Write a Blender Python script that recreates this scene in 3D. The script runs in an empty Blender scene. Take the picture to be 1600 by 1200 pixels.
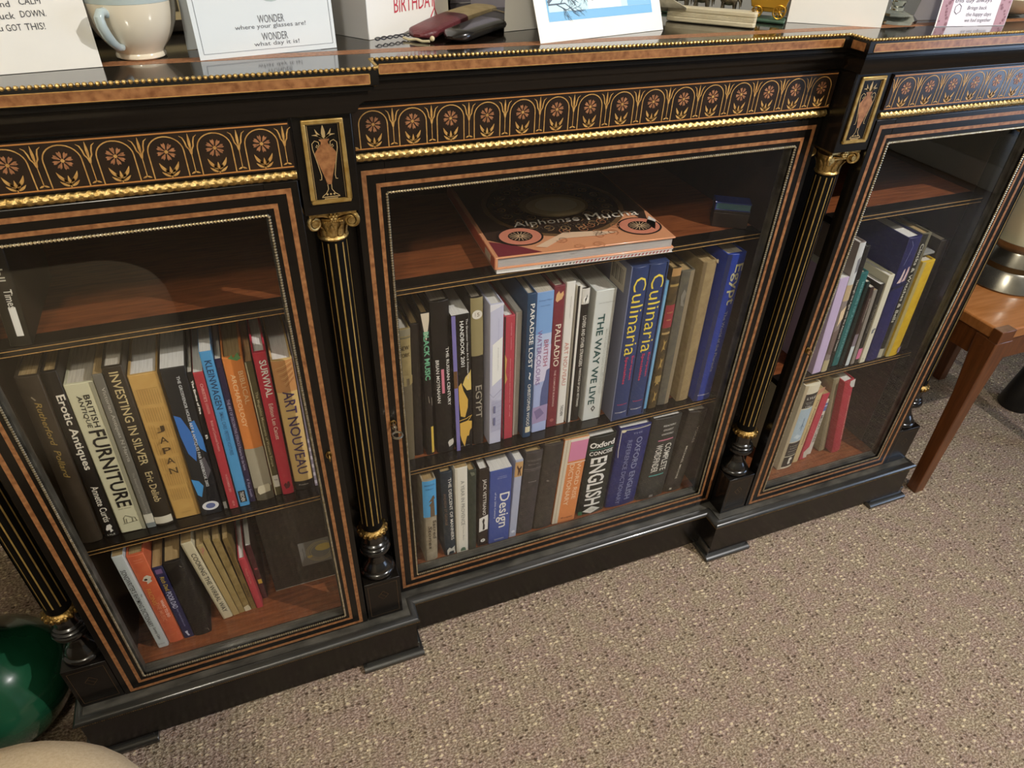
import bpy, math, random
from mathutils import Vector, Matrix
random.seed(11)
S = bpy.context.scene
COL = S.collection

# ------------------------------------------------------------------ camera
cam_d = bpy.data.cameras.new('camera')
cam_d.sensor_width = 36.0
cam_d.lens = 1079.82 / 1600 * 36.0
cam_d.clip_start = 0.02
cam = bpy.data.objects.new('camera', cam_d)
COL.objects.link(cam)
_r = Vector((0.93069394, -0.36434985, 0.03252665))
_u = Vector((0.19675037, 0.5735666, 0.79517963))
_f = Vector((0.30837978, 0.73366923, -0.60550092))
_m = Matrix(((_r.x, _u.x, -_f.x), (_r.y, _u.y, -_f.y), (_r.z, _u.z, -_f.z))).to_4x4()
_m.translation = Vector((-0.4476046, -0.72818971, 1.16212398))
cam.matrix_world = _m
S.camera = cam

# ------------------------------------------------------------------ world, lamps, exposure
W = bpy.data.worlds.new('world'); S.world = W
W.use_nodes = True
W.node_tree.nodes['Background'].inputs[0].default_value = (0.30, 0.42, 0.75, 1)
W.node_tree.nodes['Background'].inputs[1].default_value = 0.25

def lamp(name, kind, loc, energy, color, size=0.05, rot=None, size_y=None):
    d = bpy.data.lights.new(name, kind); d.energy = energy; d.color = color
    if kind == 'POINT': d.shadow_soft_size = size
    if kind == 'AREA':
        d.size = size
        if size_y: d.shape = 'RECTANGLE'; d.size_y = size_y
    o = bpy.data.objects.new(name, d); COL.objects.link(o); o.location = loc
    if rot: o.rotation_euler = rot
    return o
key = lamp('ceiling_spot', 'SPOT', (1.20, -1.22, 2.22), 138, (1.0, 0.965, 0.93), 0.045)
key.data.spot_size = math.radians(82); key.data.spot_blend = 1.0
key.rotation_euler = (Vector((0.05, -0.22, 0.35)) - Vector((1.20, -1.22, 2.22))).to_track_quat('-Z', 'Y').to_euler()
lamp('added_fill_light', 'POINT', (-0.9, -1.5, 2.22), 32, (1.0, 0.93, 0.80), 0.08)  # fill light added to brighten the book spines, not a known bulb
lamp('corner_lamp_bulb', 'POINT', (-1.42, 0.22, 1.30), 8, (1.0, 0.74, 0.38), 0.06)
lamp('window_daylight', 'AREA', (2.78, -1.35, 0.95), 17, (0.55, 0.72, 1.0), 1.1, (0, math.radians(90), 0), 1.3)
S.view_settings.view_transform = 'Standard'
S.view_settings.look = 'None'
S.view_settings.gamma = 1.0
S.view_settings.use_curve_mapping = False
S.view_settings.exposure = 0.46

# ------------------------------------------------------------------ materials
def lin(h):
    h = h.lstrip('#'); o = []
    for i in (0, 2, 4):
        c = int(h[i:i+2], 16) / 255
        o.append(c / 12.92 if c <= 0.04045 else ((c + 0.055) / 1.055) ** 2.4)
    return (o[0], o[1], o[2], 1)

MATS = {}
def mat(name, col, rough=0.5, metal=0.0, spec=0.5, col2=None, nscale=60, stretch=(1, 1, 1), bump=0.0, bscale=200, coat=0.0):
    """Principled material with an optional noise mix of two colours and an optional noise bump."""
    if name in MATS: return MATS[name]
    m = bpy.data.materials.new(name); m.use_nodes = True
    nt = m.node_tree; b = nt.nodes['Principled BSDF']
    c = lin(col) if isinstance(col, str) else col
    b.inputs['Base Color'].default_value = c
    b.inputs['Roughness'].default_value = rough
    b.inputs['Metallic'].default_value = metal
    b.inputs['Specular IOR Level'].default_value = spec
    if coat: b.inputs['Coat Weight'].default_value = coat; b.inputs['Coat Roughness'].default_value = 0.08
    tc = mp = None
    if col2 or bump:
        tc = nt.nodes.new('ShaderNodeTexCoord'); mp = nt.nodes.new('ShaderNodeMapping')
        mp.inputs['Scale'].default_value = stretch
        nt.links.new(tc.outputs['Object'], mp.inputs['Vector'])
    if col2:
        n = nt.nodes.new('ShaderNodeTexNoise'); n.inputs['Scale'].default_value = nscale; n.inputs['Detail'].default_value = 5
        nt.links.new(mp.outputs[0], n.inputs['Vector'])
        r = nt.nodes.new('ShaderNodeValToRGB')
        r.color_ramp.elements[0].position = 0.34; r.color_ramp.elements[0].color = c
        r.color_ramp.elements[1].position = 0.68; r.color_ramp.elements[1].color = lin(col2)
        nt.links.new(n.outputs['Fac'], r.inputs[0]); nt.links.new(r.outputs[0], b.inputs['Base Color'])
    if bump:
        n2 = nt.nodes.new('ShaderNodeTexNoise'); n2.inputs['Scale'].default_value = bscale; n2.inputs['Detail'].default_value = 4
        nt.links.new(mp.outputs[0], n2.inputs['Vector'])
        bp = nt.nodes.new('ShaderNodeBump'); bp.inputs['Strength'].default_value = bump; bp.inputs['Distance'].default_value = 0.002
        nt.links.new(n2.outputs['Fac'], bp.inputs['Height']); nt.links.new(bp.outputs[0], b.inputs['Normal'])
    MATS[name] = m
    return m

def glass_mat(name, tint=(1, 1, 1, 1), rough=0.0, ior=1.5):
    m = bpy.data.materials.new(name); m.use_nodes = True
    nt = m.node_tree; nt.nodes.clear()
    o = nt.nodes.new('ShaderNodeOutputMaterial'); mx = nt.nodes.new('ShaderNodeMixShader')
    t = nt.nodes.new('ShaderNodeBsdfTransparent'); t.inputs[0].default_value = tint
    g = nt.nodes.new('ShaderNodeBsdfGlossy'); g.inputs['Roughness'].default_value = rough
    fr = nt.nodes.new('ShaderNodeFresnel'); ge = nt.nodes.new('ShaderNodeNewGeometry'); mr = nt.nodes.new('ShaderNodeMapRange')
    mr.inputs['To Min'].default_value = ior; mr.inputs['To Max'].default_value = 1/ior      # both faces of a thin pane reflect alike
    nt.links.new(ge.outputs['Backfacing'], mr.inputs['Value']); nt.links.new(mr.outputs[0], fr.inputs[0])
    nt.links.new(fr.outputs[0], mx.inputs[0]); nt.links.new(t.outputs[0], mx.inputs[1]); nt.links.new(g.outputs[0], mx.inputs[2])
    nt.links.new(mx.outputs[0], o.inputs[0])
    return m

EBONY = mat('ebonised_wood', '#0e0b09', 0.26, spec=0.35, col2='#15110d', nscale=25, stretch=(1, 1, 6), coat=0.12)
EBTOP = mat('ebonised_top', '#1a1613', 0.13, spec=0.6, col2='#241d18', nscale=30, stretch=(1, 6, 1), coat=0.6)
DUSTY = mat('ebonised_ledge', '#2a2823', 0.42, spec=0.5, col2='#55524a', nscale=45, stretch=(0.5, 1, 1), coat=0.1)
NOSE = mat('polished_nosing', '#1a1917', 0.32, spec=1.0, col2='#262521', nscale=60, stretch=(0.4, 1, 1), coat=0.5)
AMBOY = mat('amboyna_inlay', '#a27046', 0.42, col2='#744726', nscale=150, coat=0.15)
BOXW = mat('boxwood_inlay', '#c49a58', 0.40, col2='#a87a40', nscale=200)
ROSE = mat('rose_inlay', '#a9744e', 0.42, col2='#7c5236', nscale=300)
GILT = mat('gilt_brass', '#d0b478', 0.36, metal=0.9, col2='#97773e', nscale=240, bump=0.3, bscale=600)
GILTD = mat('aged_gilt', '#b08f55', 0.36, metal=1.0, col2='#5f4820', nscale=220, bump=0.4, bscale=500)
PALEG = mat('pale_gilt_frame', '#bfa061', 0.38, metal=0.55, col2='#a5813f', nscale=120)
SILVER = mat('worn_silver_bead', '#d8ceb8', 0.3, metal=0.9, col2='#a89872', nscale=300)
MAHO = mat('mahogany_board', '#8a4f2c', 0.36, col2='#66361c', nscale=22, stretch=(1, 9, 3), coat=0.15)
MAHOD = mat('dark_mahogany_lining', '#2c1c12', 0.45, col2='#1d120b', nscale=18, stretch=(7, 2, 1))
STEEL = mat('steel_key', '#b9b2a2', 0.28, metal=1.0)
GLASS = glass_mat('cabinet_glass', ior=1.42)

# ------------------------------------------------------------------ mesh builder
class MB:
    def __init__(s): s.v = []; s.f = []; s.mi = []; s.sm = []
    def face(s, pts, m=0, smooth=False):
        i = len(s.v); s.v += [tuple(p) for p in pts]; s.f.append(tuple(range(i, i + len(pts)))); s.mi.append(m); s.sm.append(smooth)
    def grid(s, rows, m=0, smooth=True, close=False, flip=False):
        i = len(s.v); n = len(rows[0])
        for r in rows: s.v += [tuple(p) for p in r]
        for a in range(len(rows) - 1):
            for b in range(n if close else n - 1):
                c = (b + 1) % n
                q = (i + a*n + b, i + a*n + c, i + (a+1)*n + c, i + (a+1)*n + b)
                s.f.append(q[::-1] if flip else q); s.mi.append(m); s.sm.append(smooth)
    def box(s, x0, x1, y0, y1, z0, z1, m=0):
        if x0 > x1: x0, x1 = x1, x0
        i = len(s.v)
        s.v += [(x0,y0,z0),(x1,y0,z0),(x1,y1,z0),(x0,y1,z0),(x0,y0,z1),(x1,y0,z1),(x1,y1,z1),(x0,y1,z1)]
        for q in ((0,3,2,1),(4,5,6,7),(0,1,5,4),(1,2,6,5),(2,3,7,6),(3,0,4,7)):
            s.f.append(tuple(i + k for k in q)); s.mi.append(m); s.sm.append(False)
    def prism(s, poly, ax, a0, a1, m=0, smooth=False):
        """poly: 2-D outline, extruded along axis ax (0 x, 1 y, 2 z) from a0 to a1."""
        def P(p, a): return {0: (a, p[0], p[1]), 1: (p[0], a, p[1]), 2: (p[0], p[1], a)}[ax]
        n = len(poly)
        s.face([P(p, a0) for p in poly], m); s.face([P(p, a1) for p in poly][::-1], m)
        for k in range(n):
            p, q = poly[k], poly[(k+1) % n]
            s.face([P(p, a0), P(p, a1), P(q, a1), P(q, a0)], m, smooth)
    def lathe(s, prof, c=(0, 0, 0), seg=24, m=0, ax=2, smooth=True):
        rows = []
        for r, h in prof:
            row = []
            for k in range(seg):
                t = 2*math.pi*k/seg; a, b = r*math.cos(t), r*math.sin(t)
                p = (a, b, h) if ax == 2 else ((a, h, b) if ax == 1 else (h, a, b))
                row.append((c[0]+p[0], c[1]+p[1], c[2]+p[2]))
            rows.append(row)
        s.grid(rows, m, smooth, close=True)
        if prof[0][0] > 1e-5: s.face(rows[0][::-1], m)
        if prof[-1][0] > 1e-5: s.face(rows[-1], m)
    def ball(s, c, r, seg=8, rings=5, m=0, sc=(1, 1, 1)):
        rows = []
        for a in range(rings + 1):
            t = math.pi*a/rings
            rr = max(math.sin(t), 1e-4)
            rows.append([(c[0]+sc[0]*r*rr*math.cos(2*math.pi*k/seg), c[1]+sc[1]*r*rr*math.sin(2*math.pi*k/seg), c[2]-sc[2]*r*math.cos(t)) for k in range(seg)])
        s.grid(rows, m, True, close=True)
    def tube(s, pts, r, seg=8, m=0, caps=True):
        P = [Vector(p) for p in pts]; rows = []; prev = None
        for i, p in enumerate(P):
            d = (P[min(i+1, len(P)-1)] - P[max(i-1, 0)]).normalized()
            if prev is None:
                a = Vector((0, 0, 1)) if abs(d.z) < 0.9 else Vector((1, 0, 0))
                u = d.cross(a).normalized()
            else:
                u = (prev - d*prev.dot(d)).normalized()
            prev = u; w = d.cross(u)
            rr = r[i] if isinstance(r, (list, tuple)) else r
            rows.append([p + (u*math.cos(2*math.pi*k/seg) + w*math.sin(2*math.pi*k/seg))*rr for k in range(seg)])
        s.grid(rows, m, True, close=True)
        if caps: s.face(rows[0][::-1], m); s.face(rows[-1], m)
    def build(s, name, mats, parent=None, bevel=0.0, seg=2, loc=None, rot=None, fix=True):
        me = bpy.data.meshes.new(name)
        me.from_pydata(s.v, [], s.f)
        for mm in (mats if isinstance(mats, (list, tuple)) else [mats]): me.materials.append(mm)
        me.polygons.foreach_set('material_index', s.mi); me.polygons.foreach_set('use_smooth', s.sm)
        if fix:
            import bmesh
            bm = bmesh.new(); bm.from_mesh(me)
            bmesh.ops.remove_doubles(bm, verts=bm.verts, dist=1e-6)
            bmesh.ops.recalc_face_normals(bm, faces=bm.faces)
            bm.to_mesh(me); bm.free()
        me.set_sharp_from_angle(angle=math.radians(38))
        me.update()
        o = bpy.data.objects.new(name, me); COL.objects.link(o)
        if parent: o.parent = parent
        if loc: o.location = loc
        if rot: o.rotation_euler = rot
        if bevel:
            b = o.modifiers.new('bevel', 'BEVEL'); b.width = bevel; b.segments = seg; b.limit_method = 'ANGLE'; b.angle_limit = math.radians(40)
        return o

def tag(o, label=None, cat=None, group=None, kind=None):
    if label: o['label'] = label
    if cat: o['category'] = cat
    if group: o['group'] = group
    if kind: o['kind'] = kind
    return o
def empty(name, loc=(0, 0, 0), rot=(0, 0, 0), label=None, cat=None, group=None):
    o = bpy.data.objects.new(name, None); COL.objects.link(o)
    o.location = loc; o.rotation_euler = rot; o.empty_display_size = 0.05
    return tag(o, label, cat, group)

# ------------------------------------------------------------------ lettering
_tcache = {}
def glyphs(txt, shear=0.0, weight=0.0, vert=True):
    """vertices and faces of a line of lettering, scaled to a unit box."""
    k = (txt, shear, weight, vert)
    if k in _tcache: return _tcache[k]
    cu = bpy.data.curves.new('lettering', 'FONT'); cu.body = txt; cu.size = 1; cu.resolution_u = 2
    cu.shear = shear; cu.offset = weight
    ob = bpy.data.objects.new('lettering', cu); COL.objects.link(ob)
    bpy.context.view_layer.update()
    dg = bpy.context.evaluated_depsgraph_get()
    me = bpy.data.meshes.new_from_object(ob.evaluated_get(dg))
    import bmesh                     # cut the letters across so that they can follow a rounded spine
    bm = bmesh.new(); bm.from_mesh(me)
    ax = 1 if vert else 0; lo = min(v.co[ax] for v in bm.verts); hi = max(v.co[ax] for v in bm.verts); n = 6 if vert else 10
    for q in range(1, n):
        no = (0, 1, 0) if vert else (1, 0, 0); co = [0, 0, 0]; co[ax] = lo + (hi - lo)*q/n
        bmesh.ops.bisect_plane(bm, geom=bm.verts[:] + bm.edges[:] + bm.faces[:], plane_co=co, plane_no=no)
    bm.to_mesh(me); bm.free()
    vs = [(v.co.x, v.co.y) for v in me.vertices]; fs = [tuple(p.vertices) for p in me.polygons]
    bpy.data.objects.remove(ob); bpy.data.curves.remove(cu); bpy.data.meshes.remove(me)
    xs = [v[0] for v in vs]; ys = [v[1] for v in vs]
    x0, x1, y0, y1 = min(xs), max(xs), min(ys), max(ys)
    vs = [((x-x0)/(x1-x0) - .5, (y-y0)/max(y1-y0, 1e-6) - .5) for x, y in vs]
    _tcache[k] = (vs, fs)
    return _tcache[k]
def letter_obj(name, lines, fn, m, parent):
    """lines: (text, cx, cy, length, height, vertical?, shear, weight) on a plane; fn maps (x, y) to 3-D."""
    V = []; F = []
    for t, cx, cy, ln, ht, vert, sh, wt in lines:
        vs, fs = glyphs(t, sh, wt, vert); i = len(V)
        for a, b in vs:
            if vert: V.append(fn(cx + b*ht, cy - a*ln))
            else: V.append(fn(cx + a*ln, cy + b*ht))
        F += [tuple(i + k for k in f) for f in fs]
    me = bpy.data.meshes.new(name); me.from_pydata(V, [], F); me.materials.append(m); me.update()
    o = bpy.data.objects.new(name, me); COL.objects.link(o); o.parent = parent
    return o
def paint(h, rough=0.45):
    return mat('colour_%s_%d' % (h.lstrip('#'), int(rough*100)), h, rough)
# ------------------------------------------------------------------ the room
RX0, RX1, RY0, RY1, RZ = -1.70, 2.80, -2.90, 0.62, 2.40

def carpet_mat():
    m = bpy.data.materials.new('berber_carpet'); m.use_nodes = True
    nt = m.node_tree; b = nt.nodes['Principled BSDF']; L = nt.links.new
    b.inputs['Roughness'].default_value = 0.95; b.inputs['Specular IOR Level'].default_value = 0.15
    tc = nt.nodes.new('ShaderNodeTexCoord')
    def mapping(sx, sy, rz=0):
        n = nt.nodes.new('ShaderNodeMapping'); n.inputs['Scale'].default_value = (sx, sy, 1); n.inputs['Rotation'].default_value = (0, 0, rz)
        L(tc.outputs['Object'], n.inputs[0]); return n
    def math_(op, a, v):
        n = nt.nodes.new('ShaderNodeMath'); n.operation = op
        L(a, n.inputs[0])
        if isinstance(v, (int, float)): n.inputs[1].default_value = v
        else: L(v, n.inputs[1])
        return n.outputs[0]
    def mix(f, a, c):
        n = nt.nodes.new('ShaderNodeMix'); n.data_type = 'RGBA'
        L(f, n.inputs[0]) if not isinstance(f, float) else setattr(n.inputs[0], 'default_value', f)
        for k, v in ((6, a), (7, c)):
            if isinstance(v, tuple): n.inputs[k].default_value = v
            else: L(v, n.inputs[k])
        return n.outputs[2]
    # tufts in several tones, drifting between a pinkish and a greenish beige
    n1 = nt.nodes.new('ShaderNodeTexNoise'); n1.inputs['Scale'].default_value = 235; n1.inputs['Detail'].default_value = 2.5; n1.inputs['Roughness'].default_value = .62
    L(mapping(1, 1.35, .05).outputs[0], n1.inputs[0])
    n2 = nt.nodes.new('ShaderNodeTexNoise'); n2.inputs['Scale'].default_value = 26; n2.inputs['Detail'].default_value = 3
    L(mapping(1, 1).outputs[0], n2.inputs[0])
    def ramp(a, b_, c_):
        r = nt.nodes.new('ShaderNodeValToRGB'); e = r.color_ramp.elements
        e[0].position = .30; e[0].color = lin(a); e[1].position = .70; e[1].color = lin(c_)
        x = e.new(.5); x.color = lin(b_)
        L(n1.outputs['Fac'], r.inputs[0]); return r.outputs[0]
    st = nt.nodes.new('ShaderNodeMapRange'); st.inputs['From Min'].default_value = .38; st.inputs['From Max'].default_value = .62
    L(n2.outputs['Fac'], st.inputs['Value'])
    base = mix(st.outputs[0], ramp('#6c5b47', '#9c8b74', '#cfc0a6'), ramp('#6d584b', '#9c8576', '#cebaaa'))
    # woven-in light and dark loops
    vo = nt.nodes.new('ShaderNodeTexVoronoi'); vo.inputs['Scale'].default_value = 98; vo.inputs['Randomness'].default_value = .55
    wob = nt.nodes.new('ShaderNodeVectorMath'); wob.operation = 'MULTIPLY_ADD'
    wob.inputs[1].default_value = (.006, .006, 0); L(n1.outputs['Color'], wob.inputs[0]); L(mapping(.82, 1.35, .05).outputs[0], wob.inputs[2])
    L(wob.outputs[0], vo.inputs[0])
    sep = nt.nodes.new('ShaderNodeSeparateColor'); L(vo.outputs['Color'], sep.inputs[0])
    nr = nt.nodes.new('ShaderNodeMapRange'); nr.inputs['From Min'].default_value = .34; nr.inputs['From Max'].default_value = .20
    L(vo.outputs['Distance'], nr.inputs['Value']); near = nr.outputs[0]
    light = math_('MULTIPLY', near, math_('GREATER_THAN', sep.outputs[0], .62))
    dark = math_('MULTIPLY', near, math_('LESS_THAN', sep.outputs[0], .36))
    c = mix(math_('MULTIPLY', light, .8), base, lin('#ead7b2'))
    c = mix(math_('MULTIPLY', dark, .8), c, lin('#4a3a2c'))
    L(c, b.inputs['Base Color'])
    h = math_('ADD', n1.outputs['Fac'], math_('MULTIPLY', vo.outputs['Distance'], -.8))
    bp = nt.nodes.new('ShaderNodeBump'); bp.inputs['Strength'].default_value = .8; bp.inputs['Distance'].default_value = .005
    L(h, bp.inputs['Height']); L(bp.outputs[0], b.inputs['Normal'])
    return m
CARPET = carpet_mat()
WALLM = mat('pale_wall_paint', '#c2beb0', 0.8, col2='#b8b3a5', nscale=6, bump=0.1, bscale=120)
CEILM = mat('ceiling_paint', '#c9c4b6', 0.9, bump=0.1, bscale=90)
SKIRT = mat('white_gloss_paint', '#dcd8ce', 0.35)
def struct(name, mb, m, bevel=0):
    o = mb.build(name, m, bevel=bevel); o['kind'] = 'structure'; return o
b = MB(); b.box(RX0, RX1, RY0, RY1, -0.06, 0); struct('floor', b, CARPET)
b = MB(); b.box(RX0, RX1, RY0, RY1, RZ, RZ + .06); struct('ceiling', b, CEILM)
b = MB(); b.box(RX0 - .1, RX1 + .1, RY1, RY1 + .1, 0, RZ); struct('wall_back', b, WALLM)
b = MB(); b.box(RX0 - .1, RX1 + .1, RY0 - .1, RY0, 0, RZ); struct('wall_front', b, WALLM)
b = MB(); b.box(RX0 - .1, RX0, RY0, RY1, 0, RZ); struct('wall_left', b, WALLM)
wy0, wy1, wz0, wz1 = -2.05, -0.65, 0.25, 1.75
b = MB()
b.box(RX1, RX1 + .1, RY0, wy0, 0, RZ); b.box(RX1, RX1 + .1, wy1, RY1, 0, RZ)
b.box(RX1, RX1 + .1, wy0, wy1, 0, wz0); b.box(RX1, RX1 + .1, wy0, wy1, wz1, RZ)
struct('wall_right', b, WALLM)
b = MB()
for a, c, d, e in ((wy0, wy0 + .05, wz0, wz1), (wy1 - .05, wy1, wz0, wz1), (wy0, wy1, wz0, wz0 + .05), (wy0, wy1, wz1 - .05, wz1), (-1.375, -1.325, wz0, wz1)):
    b.box(RX1 + .02, RX1 + .08, a, c, d, e)
win = struct('window_1', b, SKIRT)
b = MB(); b.box(RX1 + .045, RX1 + .05, wy0 + .05, wy1 - .05, wz0 + .05, wz1 - .05)
b.build('window_pane', GLASS, win)
b = MB(); b.box(RX0, RX1, RY1 - .016, RY1, 0, .11); struct('baseboard_back', b, SKIRT, .004)
b = MB(); b.box(RX0, RX0 + .016, RY0, RY1 - .017, 0, .11); struct('baseboard_left', b, SKIRT, .004)
b = MB(); b.box(RX1 - .016, RX1, RY0, RY1 - .017, 0, .11); struct('baseboard_right', b, SKIRT, .004)

# ------------------------------------------------------------------ the bookcase
BC = empty('bookcase', (0, 0, 0), label='long ebonised breakfront bookcase with gilt beads, flower marquetry and three glazed doors', cat='bookcase')
D = 0.0357                       # how far the middle section stands back

def front_path(yw, yc, xs, xe, o, yb=0.452):
    return [(-xe - o, yb), (-xe - o, yw - o), (-xs + o, yw - o), (-xs + o, yc - o), (xs - o, yc - o), (xs - o, yw - o), (xe + o, yw - o), (xe + o, yb)]
def swept(prof, yw, yc, xs, xe, mats_i=None, cap_top=True, cap_bot=True, smooth=()):
    mb = MB(); rows = [[(x, y, z) for x, y in front_path(yw, yc, xs, xe, o)] for o, z in prof]
    for k in range(len(rows) - 1):
        for i in range(7):
            mb.face([rows[k][i], rows[k][i+1], rows[k+1][i+1], rows[k+1][i]], (mats_i or {}).get(k, 0), k in smooth)
        mb.face([rows[k][7], rows[k][0], rows[k+1][0], rows[k+1][7]], (mats_i or {}).get(k, 0))
    if cap_bot: mb.face(rows[0][::-1], 0)
    if cap_top: mb.face(rows[-1], (mats_i or {}).get('top', 0))
    return mb
def beads_along(pts, step, r, closed=False, sc=(1, 1, 1)):
    mb = MB()
    for (a, b_) in zip(pts[:-1], pts[1:]):
        a, b_ = Vector(a), Vector(b_); n = max(1, round((b_ - a).length / step))
        for k in range(n):
            mb.ball(a + (b_ - a) * ((k + .5) / n), r, 6, 4, 0, sc)
    return mb

# --- top slab
slab = swept([(-.003, .982), (0, .984), (0, .9975), (-.0015, 1.0)], -.028, .0072, .3047, .862, {'top': 1}).build('top_slab', [EBONY, EBTOP], BC)
pth = front_path(-.028, .0072, .3047, .862, -.0005)
beads_along([(x, y, .9992) for x, y in pth], .0050, .0023, sc=(1, 1, .9)).build('bead_strip', GILT, slab)
b = MB()                         # amboyna bands let into the edge, each with its boxwood stringing
for x0, x1, y in ((-.848, -.313, -.028), (-.297, .297, .0072), (.313, .848, -.028)):
    b.box(x0, x1, y - .0004, y + .001, .9850, .9945, 0)
    for z in (.9850, .9940): b.box(x0, x1, y - .0006, y + .001, z, z + .0007, 1)
    for x in (x0, x1 - .0007): b.box(x, x + .0007, y - .0006, y + .001, .9850, .9947, 1)
for sx in (-1, 1):
    b.box(sx*.3043, sx*.306, -.0215, .0007, .9850, .9945, 0)
b.build('edge_inlay', [AMBOY, BOXW], slab)
b = MB()
for x0, x1, y0, y1 in ((-.835, .835, .030, .047),):
    b.box(x0, x1, y0, y1, .9995, 1.0002, 0)
b.build('top_inlay', [ROSE], slab)
# --- cornice and frieze body
swept([(-.0225, .953), (-.0195, .956), (-.018, .962), (-.0125, .967), (-.0095, .973), (-.0095, .976), (-.0045, .978), (-.0045, .982)], -.028, .0072, .3047, .862).build('cornice', EBONY, BC)
swept([(0, .8885), (0, .954)], .0012, .0330, .3290, .834).build('frieze_body', EBONY, BC)

# --- frieze panels with marquetry
def stroke(mb, pts, w, y, m=0):
    P = [Vector((p[0], 0, p[1])) for p in pts]
    L_, R_ = [], []
    for i, p in enumerate(P):
        d = (P[min(i+1, len(P)-1)] - P[max(i-1, 0)]).normalized(); n = Vector((-d.z, 0, d.x))
        ww = w[i] if isinstance(w, (list, tuple)) else w
        L_.append(p + n*ww/2); R_.append(p - n*ww/2)
    for i in range(len(P) - 1):
        mb.face([(q.x, y, q.z) for q in (L_[i], R_[i], R_[i+1], L_[i+1])], m)
def leaf(mb, a, b_, w, y, m=0, bend=0.0):
    a = Vector((a[0], 0, a[1])); b_ = Vector((b_[0], 0, b_[1])); d = b_ - a; n = Vector((-d.z, 0, d.x)).normalized()
    pl = []; pr = []
    for k in range(7):
        t = k/6; c = a + d*t + n*bend*math.sin(math.pi*t); ww = w*math.sin(math.pi*min(1, t**.8))*.5 + (.00015)
        pl.append(c + n*ww); pr.append(c - n*ww)
    mb.face([(q.x, y, q.z) for q in pl + pr[::-1]], m)
def lily(mb, x, y, z0, h):
    Z = lambda t: z0 + h*t
    stroke(mb, [(x, Z(.10)), (x, Z(.50))], .0008, y)
    mb.face([(x - .0019, y, Z(.62)), (x - .0008, y, Z(.50)), (x + .0008, y, Z(.50)), (x + .0019, y, Z(.62))], 0)
    leaf(mb, (x, Z(.60)), (x, Z(.97)), .0021, y)
    for s in (-1, 1):
        stroke(mb, [(x + s*.0014, Z(.62)), (x + s*.0030, Z(.68)), (x + s*.0036, Z(.78)), (x + s*.0050, Z(.88)), (x + s*.0077, Z(.93))], [.0012, .0013, .0013, .0011, .0004], y)
        leaf(mb, (x, Z(.09)), (x + s*.0040, Z(.05)), .0014, y)
def arch(mb, x, y, z0, h):
    Z = lambda t: z0 + h*t
    pts = [(x - .0155, Z(0))] + [(x - .0155*math.cos(math.pi*k/14), Z(.60) + h*.34*math.sin(math.pi*k/14)) for k in range(15)] + [(x + .0155, Z(0))]
    stroke(mb, pts, .0011, y)
    cz = Z(.60)
    for k in range(8):
        a = 2*math.pi*k/8 + .2; c, s_ = math.cos(a), math.sin(a)
        pts = [(x + c*.0013, cz + s_*.0013), (x + math.cos(a - .27)*.0066, cz + math.sin(a - .27)*.0066), (x + math.cos(a - .16)*.0086, cz + math.sin(a - .16)*.0086),
               (x + c*.0074, cz + s_*.0074), (x + math.cos(a + .16)*.0086, cz + math.sin(a + .16)*.0086), (x + math.cos(a + .27)*.0066, cz + math.sin(a + .27)*.0066)]
        mb.face([(p[0], y, p[1]) for p in pts], 1)
    mb.face([(x + .0017*math.cos(k*.785), y - .0001, cz + .0017*math.sin(k*.785)) for k in range(8)], 0)
    for dx, dz, z0_, w, bend in ((0, .27, .05, .0021, 0), (.0042, .215, .05, .0018, .0003), (-.0042, .215, .05, .0018, -.0003), (.0086, .36, .12, .0027, -.0012), (-.0086, .36, .12, .0027, .0012), (.0080, .15, .03, .0020, -.0005), (-.0080, .15, .03, .0020, .0005)):
        leaf(mb, (x + dx*.12, Z(z0_)), (x + dx, Z(dz)), w, y, 0, bend)
    stroke(mb, [(x, Z(0)), (x, Z(.10))], .0010, y)
    for sg in (-1, 1): stroke(mb, [(x, Z(.05)), (x + sg*.0030, Z(.12)), (x + sg*.0045, Z(.18))], .0007, y)
def frieze(x0, x1, y, first, n, pitch, ends):
    b = MB(); b.box(x0, x1, y, y + .004, .9025, .9490)
    p = b.build('frieze_panel', mat('frieze_ground', '#2a1c12', 0.3, col2='#1d130c', nscale=40, coat=.3), BC)
    q = MB(); yy = y - .0003
    for z in (.9040, .9467): q.box(x0 + .001, x1 - .001, yy - .0001, y + .0005, z, z + .0012, 2)
    for k in range(n): arch(q, first + k*pitch, yy, .9052, .0415)
    for k in range(n + 1):
        x = first + (k - .5)*pitch
        if x0 + .004 < x < x1 - .004: lily(q, x, yy, .9052, .0415)
        elif ends:
            s = 1 if x < 0 else -1
            leaf(q, (x + s*.004, .9055), (x - s*.0005, .9075), .0016, yy)
    q.build('marquetry', [BOXW, ROSE, mat('stringing_line', '#b5793f', 0.4)], p, fix=False)
    return p
frieze(-.3262, .3262, .0290, -7*.0433, 15, .0433, True)
frieze(-.7690, -.3925, -.0028, -.4208 - 7*.0433, 8, .0433, False)
frieze(.3925, .7690, -.0028, .4208, 8, .0433, False)
def rope(x0, x1, y):
    mb = MB(); rows = []; n = int((x1 - x0)/.0013)
    for i in range(n + 1):
        x = x0 + (x1 - x0)*i/n; row = []
        for k in range(9):
            t = math.pi*(k/8 - .5)
            ph = 2*math.pi*x/.0085
            r = .0046*(1 + .075*math.cos(ph + 2.6*abs(t)) + .05*math.cos(2.5*ph - 3*t)*math.cos(t) + .05*math.cos(6*t))
            row.append((x, y - r*math.cos(t), .8947 + r*math.sin(t)))
        rows.append(row)
    mb.grid(rows)
    for r_ in (rows[0], rows[-1]): mb.face(r_)
    return mb.build('gilt_moulding', GILT, BC)
rope(-.3262, .3262, .0335); rope(-.772, -.3918, .0018); rope(.3918, .772, .0018)

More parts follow.
